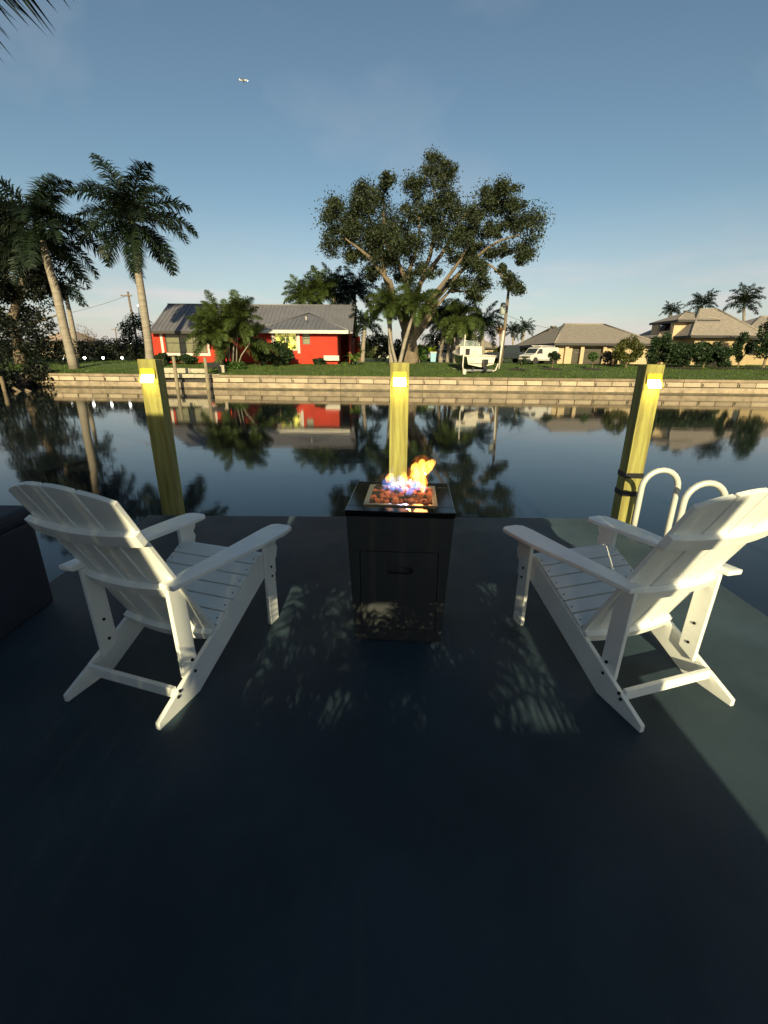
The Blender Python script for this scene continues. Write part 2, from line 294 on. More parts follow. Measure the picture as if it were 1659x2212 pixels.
# ------------------------------------------------------------------ adirondack chairs
CH = {}
def chair_meshes():
    yz = lambda x0: (lambda a, b, c: (c, a, b))
    def part(key, mb, bev=.004):
        o = mb.build(key, 'white', bevel=bev); CH[key] = o.data; bpy.data.objects.remove(o)
    st = [(0, 0), (.25, 0), (.86, .305), (.868, .33), (.845, .437), (.83, .437), (0, .034)]
    part('stringer_l', MB().prism(st, .022, yz(0), -.272)); part('stringer_r', MB().prism(st, .022, yz(0), .25))
    po = [(.196, .105), (.286, .145), (.274, .580), (.184, .586)]
    part('post_l', MB().prism(po, .021, yz(0), -.2485)); part('post_r', MB().prism(po, .021, yz(0), .2275))
    lg = [(.842, 0), (.924, 0), (.924, .30), (.934, .31), (.934, .385), (.950, .40), (.965, .45), (.95, .48), (.972, .505), (.972, .543), (.842, .543)]
    part('leg_l', MB().prism(lg, .024, yz(0), -.2975)); part('leg_r', MB().prism(lg, .024, yz(0), .2735))
    ar = [(.235, .155), (.315, .150), (.325, .30), (.345, .50), (.372, .72), (.376, .95), (.368, 1.02), (.335, 1.045), (.262, 1.045), (.232, 1.02), (.226, .93), (.235, .6)]
    sh = lambda a, b_, c: (a, b_, c + (.95 - b_) * .056)
    part('arm_r', MB().prism(ar, .024, sh, .5435), .006); part('arm_l', MB().prism([(-a, b_) for a, b_ in ar][::-1], .024, sh, .5435), .006)
    # seat slats along the stringers' top edge
    dx, dz = .83, .403; ln = math.hypot(dx, dz); ux, uz = dx / ln, dz / ln
    for i in range(6):
        a0 = .478 + i * .0765; mbs = MB()
        y0, z0 = a0 * ux, .036 + a0 * uz
        q = [(y0, z0), (y0 + .069 * ux, z0 + .069 * uz), (y0 + .069 * ux - .018 * uz, z0 + .069 * uz + .018 * ux), (y0 - .018 * uz, z0 + .018 * ux)]
        part('seat%d' % i, mbs.prism(q, .536, yz(0), -.268))
    y0, z0 = .848, .405
    part('seat6', MB().prism([(y0 - .02, z0 + .036), (y0 + .022, z0 + .045), (y0 + .036, z0 + .03), (y0 + .036, z0 - .03), (y0 + .018, z0 - .03), (y0 + .018, z0 + .018)], .536, yz(0), -.268))
    # back: plane through B, leaning 27 deg, slightly concave
    B = Vector((0, .432, .185)); U = Vector((0, -.461, .887)); Nn = Vector((0, -.887, -.461))   # Nn points backwards
    sag = lambda x: .026 * (1 - (x / .27) ** 2)
    def bp(x, u, o): return B + Vector((x, 0, 0)) + U * u + Nn * (sag(x) + o)
    top = lambda x: 1.005 - .085 * (x / .27) ** 2
    for i in range(4):
        xc = (-1.5 + i) * .134; vs_ = []; hw = .0618
        cols = [xc - hw, xc - hw / 3, xc + hw / 3, xc + hw]
        tops = [top(x) - (.002 if k in (0, 3) else 0) for k, x in enumerate(cols)]
        for o in (0, -.019):
            for k, x in enumerate(cols): vs_.append(bp(x, 0, o)); vs_.append(bp(x, tops[k], o))
        f = []
        for k in range(3):
            a = 2 * k; f += [(a, a + 2, a + 3, a + 1), (8 + a, 9 + a, 11 + a, 10 + a), (a, 8 + a, 10 + a, a + 2), (a + 1, a + 3, 11 + a, 9 + a)]
        f += [(0, 1, 9, 8), (6, 14, 15, 7)]
        part('slat%d' % i, MB().add(vs_, f), .003)
    def rail(key, u0, h, hw, th=.024, o=.0005):
        K = 13; xs_ = [-hw + 2 * hw * k / (K - 1) for k in range(K)]; vs_ = []
        for x in xs_: vs_ += [bp(x, u0, o), bp(x, u0 + h, o), bp(x, u0 + h, o + th), bp(x, u0, o + th)]
        f = [(4 * k + j, 4 * k + (j + 1) % 4, 4 * k + 4 + (j + 1) % 4, 4 * k + 4 + j) for k in range(K - 1) for j in range(4)] + [(0, 3, 2, 1), tuple(4 * (K - 1) + j for j in range(4))]
        part(key, MB().add(vs_, f), .004)
    rail('rail_top', .72, .066, .284, .030); rail('rail_mid', .385, .06, .2265, .032); rail('rail_bot', .02, .055, .268, .03)
    part('stretcher', MB().box(-.2495, .2495, .118, .14, .062, .112))
    o = MB().tube([(-.004, 0, 0), (.004, 0, 0)], .0075, 10).build('bolt', 'bolt'); CH['bolt'] = o.data; bpy.data.objects.remove(o)
chair_meshes()
def chair(loc, rz, label):
    t = empty('adirondack_chair', loc, label, 'chair', rz, 'white chairs facing the canal')
    P = lambda n, k: link(n, CH[k], t)
    for k in ('stringer_l', 'stringer_r'): P('side_stringer', k)
    for k in ('post_l', 'post_r'): P('rear_post', k)
    for k in ('leg_l', 'leg_r'): P('front_leg', k)
    for k in ('arm_l', 'arm_r'): P('armrest', k)
    for i in range(7): P('seat_slat', 'seat%d' % i)
    for i in range(4): P('back_slat', 'slat%d' % i)
    for k in ('rail_top', 'rail_mid', 'rail_bot'): P('back_rail', k)
    P('stretcher', 'stretcher')
    for s in (-1, 1):
        for y, z in ((.232, .19), (.238, .125), (.12, .075), (.135, .095)): link('bolt', CH['bolt'], t, (s * .2725, y, z))
        for y, z in ((.235, .30), (.24, .19)): link('bolt', CH['bolt'], t, (s * .2265, y, z))
        for y, z in ((.882, .36), (.886, .30)): link('bolt', CH['bolt'], t, (s * .2985, y, z))
        for i in range(6):
            a0 = .51 + i * .0765; link('bolt', CH['bolt'], t, (s * .25, a0 * .8996 - .009, .036 + a0 * .4368 + .0155), (0, R(90), 0), (.6, .5, .5))
    return t
chair((-1.198, 1.56, .0), R(-17.8), 'white slatted garden armchair left of the fire table, mostly in shade')
chair((1.349, 1.563, .0), R(17.4), 'white slatted garden armchair right of the fire table, lit from behind by the ladder')

# ------------------------------------------------------------------ fire table
ft = empty('fire_table', (.095, 2.345, 0), 'black tapered fire table with polished stone top standing between the chairs', 'fire table', R(-3.6))
b0, b1, hb = .236, .268, .748
body = MB()
def ring(h, z): return [(-h, -h, z), (h, -h, z), (h, h, z), (-h, h, z)]
body.add(ring(b0, .012) + ring(b1, hb), [(3, 2, 1, 0), (4, 5, 6, 7), (1, 2, 6, 5), (2, 3, 7, 6), (3, 0, 4, 7)])
# front face with a door opening
def fy(z): return -(b0 + (b1 - b0) * (z - .012) / (hb - .012))
D = dict(x0=-.203, x1=.203, z0=.085, z1=.56)
fv = [(-b0, fy(.012), .012), (b0, fy(.012), .012), (b1, fy(hb), hb), (-b1, fy(hb), hb), (D['x0'], fy(D['z0']), D['z0']), (D['x1'], fy(D['z0']), D['z0']), (D['x1'], fy(D['z1']), D['z1']), (D['x0'], fy(D['z1']), D['z1'])]
fv += [(x, y + .03, z) for x, y, z in fv[4:8]]
body.add(fv, [(0, 1, 5, 4), (1, 2, 6, 5), (2, 3, 7, 6), (3, 0, 4, 7), (4, 5, 9, 8), (5, 6, 10, 9), (6, 7, 11, 10), (7, 4, 8, 11), (8, 9, 10, 11)])
body.build('cabinet', 'pit', ft)
MB().box(-.215, .215, -.215, .215, .0, .0118).build('base_foot', 'black', ft)
# door with a real grip slot
g = .004; x0, x1, z0, z1 = D['x0'] + g, D['x1'] - g, D['z0'] + g, D['z1'] - g; sx0, sx1, sz0, sz1 = -.07, .074, .430, .472
def dv(x, z, o): return (x, fy(z) + o, z)
slot = []
for k in range(24):
    a = 2 * math.pi * k / 24; r = (sz1 - sz0) / 2; cx = (sx1 - r if math.cos(a) > 0 else sx0 + r); slot.append((cx + r * math.cos(a), (sz0 + sz1) / 2 + r * math.sin(a)))
oc = []
for k in range(24):
    a = 2 * math.pi * (k + .0) / 24; ca, sa = math.cos(a), math.sin(a); cx0, cz0 = (x0 + x1) / 2, (sz0 + sz1) / 2
    tx = ((x1 - cx0) if ca > 0 else (cx0 - x0)) / max(abs(ca), 1e-6); tz = ((z1 - cz0) if sa > 0 else (cz0 - z0)) / max(abs(sa), 1e-6); tt = min(tx, tz); oc.append((cx0 + ca * tt, cz0 + sa * tt))
db = MB(); n = 24
db.add([dv(x, z, -.001) for x, z in oc] + [dv(x, z, -.001) for x, z in slot] + [dv(x, z, .018) for x, z in oc] + [dv(x, z, .018) for x, z in slot],
       [(i, (i + 1) % n, n + (i + 1) % n, n + i) for i in range(n)] + [(2 * n + i, i, (i + 1) % n, 2 * n + (i + 1) % n)[::-1] for i in range(n)] + [(n + i, n + (i + 1) % n, 3 * n + (i + 1) % n, 3 * n + i) for i in range(n)])
# corner triangles of the door
for cxx, czz in ((x1, z1), (x0, z1), (x0, z0), (x1, z0)):
    k = min(range(n), key=lambda i: -((oc[i][0] - cxx) ** 2 + (oc[i][1] - czz) ** 2) * -1)
    for i in range(n):
        a, b_ = oc[i], oc[(i + 1) % n]
        if (abs(a[0] - cxx) < 1e-6 and abs(b_[1] - czz) < 1e-6) or (abs(a[1] - czz) < 1e-6 and abs(b_[0] - cxx) < 1e-6):
            db.add([dv(*a, -.001), dv(cxx, czz, -.001), dv(*b_, -.001)], [(0, 1, 2)])
db.build('door', 'pit', ft)
# stone top with a square opening for the tray
tx0, tx1, ty0, ty1 = -.185, .185, -.19, .175; hs = .273
tp = MB()
for z0_, z1_ in ((hb + .002, hb + .032),):
    tp.box(-hs, hs, -hs, ty0, z0_, z1_); tp.box(-hs, hs, ty1, hs, z0_, z1_); tp.box(-hs, tx0, ty0, ty1, z0_, z1_); tp.box(tx1, hs, ty0, ty1, z0_, z1_)
tp.build('stone_top', 'slab', ft, bevel=.004)
tr = MB(); zt = hb + .035
for a in ((tx0 - .004, tx1 + .004, ty0 - .004, ty0 + .022), (tx0 - .004, tx1 + .004, ty1 - .022, ty1 + .004), (tx0 - .004, tx0 + .022, ty0 + .0225, ty1 - .0225), (tx1 - .022, tx1 + .004, ty0 + .0225, ty1 - .0225)): tr.box(*a, zt - .003, zt + .005)
tr.box(tx0 + .001, tx1 - .001, ty0 + .001, ty1 - .001, hb - .02, hb - .01)
tray = tr.build('burner_tray', 'steel', ft)
rk = []; rkb = mat('charred_rock', (.03, .02, .018), .9, var=.5, vscale=25, bump=.9, bscale=60)
for k in range(6):
    bm = bmesh.new(); bmesh.ops.create_icosphere(bm, subdivisions=2, radius=1)
    ph = [random.uniform(0, 6) for _ in range(6)]
    for v in bm.verts:
        d = v.co.normalized(); v.co = d * (1 + .22 * math.sin(3 * d.x + ph[0]) + .2 * math.sin(4 * d.y + ph[1]) + .16 * math.sin(5 * d.z + ph[2]) + random.uniform(-.08, .08))
    me = bpy.data.meshes.new('lava_rock'); bm.to_mesh(me); bm.free(); me.materials.append(rkb if k > 3 else M['rock']); rk.append(me)
placed = 0
for i in range(13):
    for j in range(12):
        x = tx0 + .034 + i * (tx1 - tx0 - .068) / 12 + random.uniform(-.007, .007); y = ty0 + .034 + j * (ty1 - ty0 - .068) / 11 + random.uniform(-.007, .007)
        s = random.uniform(.011, .021); link('lava_rock', random.choice(rk), tray, (x, y, zt - .012 + random.uniform(-.006, .012)), [random.uniform(0, 6) for _ in range(3)], (s, s * random.uniform(.8, 1.1), s * random.uniform(.7, 1)))
# flames: glowing gas volumes
def flamemat(name, col, st, lo=.35, hi=.65, sc=26):
    m = bpy.data.materials.new(name); m.use_nodes = True; t = m.node_tree
    for n_ in list(t.nodes):
        if n_.type != 'OUTPUT_MATERIAL': t.nodes.remove(n_)
    e = t.nodes.new('ShaderNodeEmission'); e.inputs[0].default_value = (*col, 1)
    c = t.nodes.new('ShaderNodeTexCoord'); mp_ = t.nodes.new('ShaderNodeMapping'); mp_.inputs['Scale'].default_value = (1.6, 1.6, .4); z = t.nodes.new('ShaderNodeTexNoise'); z.inputs['Scale'].default_value = sc; z.inputs['Detail'].default_value = 2
    r = t.nodes.new('ShaderNodeMapRange'); r.inputs[1].default_value = lo; r.inputs[2].default_value = hi; r.inputs[3].default_value = st * .12; r.inputs[4].default_value = st * 1.9
    t.links.new(c.outputs['Object'], mp_.inputs[0]); t.links.new(mp_.outputs[0], z.inputs['Vector']); t.links.new(z.outputs['Fac'], r.inputs[0]); t.links.new(r.outputs[0], e.inputs[1])
    t.links.new(e.outputs[0], t.nodes['Material Output'].inputs['Volume']); return m
FY = flamemat('yellow_flame', (1.0, .42, .05), 62, .36, .60, 44); FO = flamemat('orange_flame', (1.0, .34, .05), 42, .36, .62, 44); FB = flamemat('blue_flame', (.26, .38, 1.0), 11, .4, .62, 34); FH = flamemat('flame_halo', (1.0, .26, .03), 3.2, .35, .7, 22)
fl = empty('flame', (.12, 2.35, zt), 'yellow and blue gas flame burning on the lava rocks', 'flame')
def tongue(name, m, pts, rad, Y=2.34, flat=.7, n=10):
    P3 = [at(x, y, Y + dy) for x, y, dy in pts]; K = 22; Q = []; Rr = []
    for k in range(K):
        u = k / (K - 1) * (len(P3) - 1); i = min(int(u), len(P3) - 2); w = u - i; w = w * w * (3 - 2 * w) * .4 + w * .6
        Q.append(P3[i].lerp(P3[i + 1], w)); Rr.append((rad[i] * (1 - (u - i)) + rad[i + 1] * (u - i)))
    Rr = [r * (1.75 if m in (FY, FO) else 1.45) for r in Rr]; Rr[0] = Rr[-1] = .0003; Rr[-2] *= .8
    MB().tube(Q, Rr, n, flat=flat, cap=False).build(name, m, fl, org=fl.location)
zz = lambda x, y, dy=0: ((1380 + x * .2049) / 1.736, (1680 + y * .2049) / 1.736, dy)
tongue('yellow_tongue', FY, [zz(1005, 830), zz(985, 680), zz(930, 480), zz(965, 340), zz(1010, 195)], [.004, .013, .022, .016, .007])
tongue('yellow_tongue', FY, [zz(975, 600, .01), zz(1010, 440, .01), zz(1110, 330, .01), zz(1225, 215, .01)], [.006, .016, .017, .008])
tongue('yellow_tongue', FY, [zz(930, 700, -.01), zz(880, 520, -.01), zz(850, 380, -.01), zz(880, 255, -.01)], [.004, .012, .013, .004])
tongue('yellow_tongue', FY, [zz(880, 430, -.012), zz(830, 360, -.012), zz(815, 295, -.012)], [.008, .009, .003])
tongue('orange_tongue', FO, [zz(1030, 760, .02), zz(1035, 640, .02), zz(1020, 500, .02)], [.006, .012, .005])
tongue('orange_tongue', FO, [zz(660, 800), zz(650, 640), zz(660, 520), zz(665, 430)], [.005, .014, .013, .003])
tongue('orange_tongue', FO, [zz(660, 650), zz(720, 600), zz(790, 620), zz(815, 520), zz(800, 420)], [.006, .013, .015, .012, .003])
tongue('orange_tongue', FO, [zz(360, 640, .06), zz(370, 570, .06), zz(420, 500, .06), zz(465, 465, .06)], [.004, .011, .011, .002])
tongue('halo', FH, [zz(990, 800), zz(960, 620), zz(940, 420), zz(1000, 260), zz(1080, 130)], [.01, .03, .042, .04, .01])
tongue('halo', FH, [zz(660, 830), zz(680, 640), zz(720, 500), zz(690, 330)], [.01, .03, .028, .008])
fr = random.Random(5)
for k in range(20):
    x_ = 290 + k * 37 + fr.uniform(-25, 25); y_ = 870 - fr.uniform(0, 130) - (40 if 420 < x_ < 760 else 0); dy = fr.uniform(-.09, .07); hh = fr.uniform(130, 300) * (1.25 if 380 < x_ < 620 else .8); dx = (560 - x_) * fr.uniform(.05, .3)
    tongue('blue_tongue', FB, [zz(x_, y_, dy), zz(x_ + dx * .2 + fr.uniform(-18, 18), y_ - hh * .35, dy), zz(x_ + dx * .6 + fr.uniform(-18, 18), y_ - hh * .7, dy), zz(x_ + dx, y_ - hh, dy)], [.006, fr.uniform(.010, .019), fr.uniform(.008, .015), .003], flat=.8)
pl = bpy.data.lights.new('flame_light', 'POINT'); pl.energy = .8; pl.color = (1, .42, .12); pl.shadow_soft_size = .04
po_ = bpy.data.objects.new('flame_light', pl); COL.objects.link(po_); po_.parent = fl; po_.location = at(*zz(985, 560)[:2], 2.33) - Vector(fl.location)

# ------------------------------------------------------------------ mooring posts with lamps
def post(X, Yf, top, label, bands=(), rz=0, wd=.186, e=.35):
    t = empty('mooring_post', (X, Yf + wd / 2, WZ), label, 'post', rz, 'posts along the dock edge'); h = wd / 2
    body = MB(); body.box(-h, h, -h, h, -1.4, top - WZ); body.build('timber', 'pile', t, bevel=.006)
    for z in bands:  # each height gets a flat black band around the timber
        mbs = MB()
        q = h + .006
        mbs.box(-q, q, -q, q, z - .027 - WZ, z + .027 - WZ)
        mbs.build('black_band', 'black', t, bevel=.004)
    lz = top - WZ - .165; w = .062
    MB().box(-w, w, -h - .012, -h - .001, lz - .01, lz + .085).build('lamp_back_plate', 'yel', t)
    # lens: tilted glowing panel
    ln = MB().add([(-w * .9, -h - .012, lz + .03), (w * .9, -h - .012, lz + .03), (w * .95, -h - .055, lz - .028), (-w * .95, -h - .055, lz - .028),
                   (-w * .9, -h - .012, lz + .012), (w * .9, -h - .012, lz + .012), (w * .95, -h - .050, lz - .042), (-w * .95, -h - .050, lz - .042)],
                  [(0, 1, 2, 3)[::-1], (4, 5, 6, 7), (0, 1, 5, 4), (1, 2, 6, 5), (2, 3, 7, 6), (3, 0, 4, 7)])
    ln.build('lamp_lens', 'lens', t)
    for s in (-1, 1): MB().tube([(s * (w + .004), -h - .006, lz + .078), (s * (w + .004), -h - .02, lz + .03), (s * (w + .012), -h - .06, lz - .04)], .0045, 6).build('lamp_bracket', 'yel', t)
    d = bpy.data.lights.new('post_lamp_light', 'SPOT'); d.energy = e; d.color = (1, .8, .12); d.shadow_soft_size = .025; d.spot_size = R(150); d.spot_blend = .8
    o = bpy.data.objects.new('post_lamp_light', d); COL.objects.link(o); o.parent = t; o.location = (0, -h - .062, lz - .05); o.rotation_euler = (R(20), 0, 0)
    return t
post(.1375, 4.36, 1.447, 'square timber post behind the flame with a glowing lamp, middle of three', e=1.6, wd=.178)
post(-2.215, 4.36, 1.462, 'square timber post with a glowing lamp beyond the left chair', e=.5, rz=R(2), wd=.166)
post(2.515, 4.36, 1.446, 'square timber post with a black band at two heights and glowing lamp beside the ladder', bands=(.385, .195), rz=R(-2), e=1.6, wd=.166)

# ------------------------------------------------------------------ ladder
ld = empty('dock_ladder', (2.3, 3.5, 0), 'metal dock ladder with two arched handrails behind the right chair', 'ladder')
for Y, X0, X1, zt_ in ((3.72, 2.225, 2.535, .60), (3.24, 2.28, 2.59, .62)):
    pts = [(X0, Y, 0.0), (X0, Y, .2), (X0, Y, .4)]; r = (X1 - X0) / 2; zc = zt_ - r
    pts += [((X0 + X1) / 2 - r * math.cos(a), Y, zc + r * math.sin(a)) for a in [math.pi * k / 12 for k in range(13)]] + [(X1, Y, .2), (X1, Y, 0), (X1, Y, -1.4)]
    MB().tube(pts, .024, 12).build('handrail', 'alu', ld, org=ld.location)
    MB().tube([(X0, Y, .0005), (X0, Y, .012)], .055, 14).build('foot_flange', 'alu', ld, org=ld.location)
for z in (-.3, -.6, -.9, -1.2): MB().box(2.53, 2.61, 3.25, 3.71, z - .02, z + .02).build('rung', 'alu', ld, org=ld.location)

# dark deck box at the left edge
bx = empty('deck_box', (-2.75, 2.1, 0), 'dark navy storage box at the left edge of the dock', 'box')
MB().box(-.64, .64, -.42, .42, .0, .56).build('box_body', 'navy', bx, bevel=.02)
MB().box(-.66, .66, -.44, .44, .563, .65).build('box_lid', 'navy', bx, bevel=.03)

# ------------------------------------------------------------------ far seawall
sw = empty('seawall', (0, Yw(0), WZ), 'long pale concrete panel seawall along the far bank', 'seawall'); ORG = Vector((0, Yw(0), WZ)); ang = math.atan(-.0693)
def swbox(name, x0, x1, d0, d1, z0, z1, m, bev=.01, jit=0):
    mbs = MB().box(x0, x1, d0 + jit, d1, z0 - WZ, z1 - WZ); o = mbs.build(name, m, sw, bevel=bev); o.rotation_euler = (0, 0, ang); return o
pan = None; pw = 1.22; X0, X1 = -46, 56
slip = (-17.6, -12.75)                               # boat slip recess
k = 0; x = X0
while x < X1:
    if not (slip[0] - .3 < x < slip[1] - .5): 
        big = -30 < x < 34
        if pan is None: pan = swbox('panel', -pw / 2 + .022, pw / 2 - .022, -.02, .14, -.40, -.10, 'panel'); o = pan
        else: o = link('panel', pan.data, sw, rot=(0, 0, ang))
        o.location = Matrix.Rotation(ang, 3, 'Z') @ Vector((x + pw / 2, random.uniform(-.012, .012), 0))
        if k % 2 == 0:
            q = link('tie_bolt', CH['bolt'], sw, rot=(0, 0, ang), sc=(6, 7, 14)); q.location = Matrix.Rotation(ang, 3, 'Z') @ Vector((x + .1, -.03, .62))
    x += pw; k += 1
for x in np.arange(X0, X1, 6.1):
    swbox('cap', x + .006, x + 6.1 - .006, -.10, .42, -.07, .11, 'cap', jit=random.uniform(-.01, .01))
    swbox('ledge', x + .008, x + 6.1 - .008, -.12, .13, -.80, -.45, 'panelwet'); swbox('tide_band', x + .008, x + 6.1 - .008, -.125, .12, -1.6, -.803, 'algae')
MB().box(X0, X1, .15, .3, -1.5, .80).build('backing_wall', 'soffit', sw).rotation_euler = (0, 0, ang)

# boat-slip dock with low block wall, two pilings, bench
sd = empty('slip_landing', at(400, 805, 36.2), 'low concrete landing with block wall on the far bank beside two pilings', 'landing'); o0 = sd.location
a = at(345, 800, 35.6); b_ = at(473, 800, 35.0)
for i in range(5):
    xa = a.x + (b_.x - a.x) * i / 5; xb = a.x + (b_.x - a.x) * (i + 1) / 5 - .02
    MB().box(xa, xb, 35.05, 35.9, -.12, .14).build('landing_slab', 'stone', sd, org=o0, bevel=.01)
for i in range(3):
    xa = at(348 + 32 * i, 800, 36.4).x; xb = at(348 + 32 * (i + 1), 800, 36.4).x - .03
    MB().box(xa, xb, 36.3, 36.6, .1, .55 - .02 * i).build('wall_block', 'stone', sd, org=o0, bevel=.015)
for pxt, pyt, pxb, pyb, lab in ((374.5, 771, 384, 842, 'weathered round piling in the far canal, left of a pair'), (442.5, 773, 450, 841, 'weathered round piling in the far canal, right of a pair near the bench')):
    tp_ = at(pxt, pyt, 34.3); bt = at(pxb, pyb, 34.3); t = empty('piling', (bt.x, 34.3, WZ), lab, 'piling', 0, 'pilings by the far landing')
    MB().tube([Vector((bt.x, 34.3, -2)), bt, tp_], [.13, .125, .115], 12).build('pole', 'oldpile', t, org=t.location)
    MB().tube([tp_ + Vector((0, 0, .005)), tp_ + Vector((0, 0, .03))], [.118, .10], 12).build('cap', 'oldpile', t, org=t.location)
bp_ = at(461, 801, 36.1); be = empty('garden_bench', (bp_.x, 36.1, .12), 'small black bench on the landing beside the palm clump', 'bench', R(25))
MB().box(-.5, .5, -.2, .2, .40, .44).build('seat', 'black', be)
MB().box(-.5, .5, .18, .22, .5, .85).build('backrest', 'black', be)
for sx in (-.45, .45):
    MB().box(sx - .03, sx + .03, -.2, -.14, 0, .6).build('leg', 'black', be); MB().box(sx - .03, sx + .03, .16, .22, 0, .8).build('leg', 'black', be)
    MB().box(sx - .035, sx + .035, -.22, .2, .61, .64).build('armrest', 'black', be)
for px_, y_, lab in ((480, 800, 'pale stone pedestal beside the black bench'),):
    p_ = ongr(px_, 36.6); t = MB().box(-.14, .14, -.14, .14, 0, .5).box(-.17, .17, -.17, .17, .501, .56).build('stone_pedestal', 'stone', loc=p_, bevel=.015); tag(t, lab, 'pedestal')

# ------------------------------------------------------------------ palms
FR = {}
def frond_mesh(key, elev, bend, leaf, m, nleaf=92, wid=.019, twist=1.4, lf=.265, sag=.75):
    """unit-length feather frond in the XZ plane starting at the origin"""
    rs = np.random.default_rng(sum(map(ord, key)) * 7 % 1000 + 3); K = 20; pts = []; p = np.zeros(3); a = R(elev); st_ = 1 / K
    for k in range(K + 1):
        pts.append(p.copy()); p = p + np.array([math.cos(a), 0, math.sin(a)]) * st_; a -= R(bend) / K * (0.5 + 1.0 * k / K)
    pts = np.array(pts); V = []; 
    mbf = MB(); mbf.tube([tuple(q) for q in pts[::2]], [.012 * (1 - .85 * i / 10) + .001 for i in range(11)], 4)
    for i in range(nleaf):
        u = .13 + .87 * (i + .5) / nleaf; x = u * K; j = min(int(x), K - 1); q = pts[j] + (pts[j + 1] - pts[j]) * (x - j); tdir = pts[j + 1] - pts[j]; tdir /= np.linalg.norm(tdir)
        nor = np.cross(tdir, [0, 1, 0]); nor /= np.linalg.norm(nor)
        if nor[2] < 0: nor = -nor
        ll = lf * (math.sin(math.pi * min(1, (u * .86 + .14))) ** .6 * .95 + .12)
        for s in (-1, 1):
            side = np.array([0, s, 0.0]); lift = rs.uniform(-.35, .55) * twist
            d1 = side * .75 + tdir * rs.uniform(.35, .7) + nor * lift; d1 /= np.linalg.norm(d1)
            d2 = d1 + np.array([0, 0, -sag * rs.uniform(.6, 1.5)]); d2 /= np.linalg.norm(d2)
            L1 = ll * rs.uniform(.85, 1.1); w = np.cross(d1, nor); w = w / (np.linalg.norm(w) + 1e-9) * wid * .5; w = np.cross(d1, np.cross(w, d1)) if False else tdir * wid * .5
            p0 = q; p1 = q + d1 * L1 * .5; p2 = p1 + d2 * L1 * .5
            mbf.add([p0 - w * .7, p0 + w * .7, p1 + w, p1 - w, p2], [(0, 1, 2, 3), (3, 2, 4)])
    o = mbf.build('frond', m); FR[key] = o.data; bpy.data.objects.remove(o)
VAR = [(78, 45), (62, 70), (45, 85), (25, 85), (5, 75), (-20, 60), (-45, 35)]
for tag_, m_, kw in (('royal', 'l_palm', dict()), ('olive', 'l_palm2', dict()), ('lime', 'l_lamptint', dict(nleaf=26, wid=.05)), ('dead', 'l_dead', dict(nleaf=26, wid=.05)), ('small', 'l_palm', dict(nleaf=30, wid=.036)), ('pot', 'l_palm2', dict(nleaf=60, wid=.017))):  # lime fronds carry lamp light in their leaf colour
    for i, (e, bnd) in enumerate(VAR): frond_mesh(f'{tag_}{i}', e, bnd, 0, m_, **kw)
def palm(label, trunk, Y, L, style='royal', tiers=None, tr=.22, seed=1, group='palms on the far bank', shaft=True, dY=0, kind='palm_tree', ground=True, bark='palmbark', parent=None):
    """trunk: pixel polyline base->crown at distance Y, L frond length in metres"""
    rs = random.Random(seed); P3 = [at(x, y, Y + dY * i) for i, (x, y) in enumerate(trunk)]
    if ground: P3[0].z = gz(P3[0].x, P3[0].y) - .05
    t = empty(kind, P3[0], label, 'palm tree', 0, group); K = 12; Q = []; Rr = []
    for k in range(K + 1):
        u = k / K * (len(P3) - 1); i = min(int(u), len(P3) - 2); Q.append(P3[i].lerp(P3[i + 1], u - i)); f = k / K; Rr.append(tr * (1.25 - .25 * min(1, f * 6)) * (1.05 - .35 * f + .12 * math.sin(f * 3)))
    MB().tube(Q, Rr, 12).build('trunk', bark, t, org=P3[0])
    top = Q[-1]; ax = (Q[-1] - Q[-2]).normalized()
    if shaft: MB().tube([top - ax * .05, top + ax * L * .1, top + ax * L * .22], [tr * .78, tr * .8, tr * .35], 10).build('crownshaft', 'shaft', t, org=P3[0]); c = top + ax * L * .16
    else: c = top + ax * .05
    for vi, cnt in (tiers or ((0, 2), (1, 3), (2, 4), (3, 4), (4, 4), (5, 3))):
        off = rs.uniform(0, 6.28)
        for k in range(cnt):
            az = off + 6.2832 * k / cnt + rs.uniform(-.3, .3); s = L * rs.uniform(.88, 1.08)
            link('frond', FR[f'{style}{vi}'], t, tuple(c - P3[0]), (rs.uniform(-.12, .12), rs.uniform(-.1, .1), az), (s, s * rs.choice((-1, 1)), s))
    return t
R6 = ((0, 1), (1, 3), (2, 4), (3, 4), (4, 4), (5, 4), (6, 2))
palm('tall leaning royal palm at the far left, its grey trunk standing on open lawn', [(160, 790), (140, 715), (122, 632), (105, 575), (90, 515)], 39, 5.0, tiers=R6, tr=.31, seed=3)
palm('tall royal palm behind the left mooring post, full dark crown against the sky', [(327, 800), (320, 735), (308, 650), (299, 590), (289, 505)], 39.5, 4.9, tiers=R6, tr=.30, seed=11)
palm('small palm just right of the leaning royal trunk', [(160, 735), (155, 700), (144, 645)], 62, 3.3, 'small', tr=.3, seed=5, tiers=((1, 3), (2, 4), (3, 4), (4, 4)))
for i, (x, y, l_, st, lab) in enumerate(((655, 655, 2.9, 'olive', 'leftmost olive palm crown rising behind the grey roof'), (690, 648, 3.2, 'olive', 'middle olive palm crown behind the grey roof'), (722, 640, 3.2, 'royal', 'dark palm crown behind the grey roof, left of the roof end'), (766, 645, 3.6, 'royal', 'palm with bare reddish trunk rising over the right end of the grey roof'))):
    palm(lab, [(x + 2, 770), (x + 1, 710), (x, y)], 55 + i, l_, st, seed=20 + i, tr=.24)
palm('dark palm beside the right gable of the red house', [(783, 785), (785, 745), (788, 712)], 49, 2.4, 'small', seed=31, tr=.2)
palm('slender palm with straight pale trunk in front of the fig tree', [(846.5, 789), (843, 730), (841, 668)], 42, 2.6, 'olive', seed=41, tr=.2, tiers=((1, 3), (2, 4), (3, 5), (4, 5), (5, 3)))
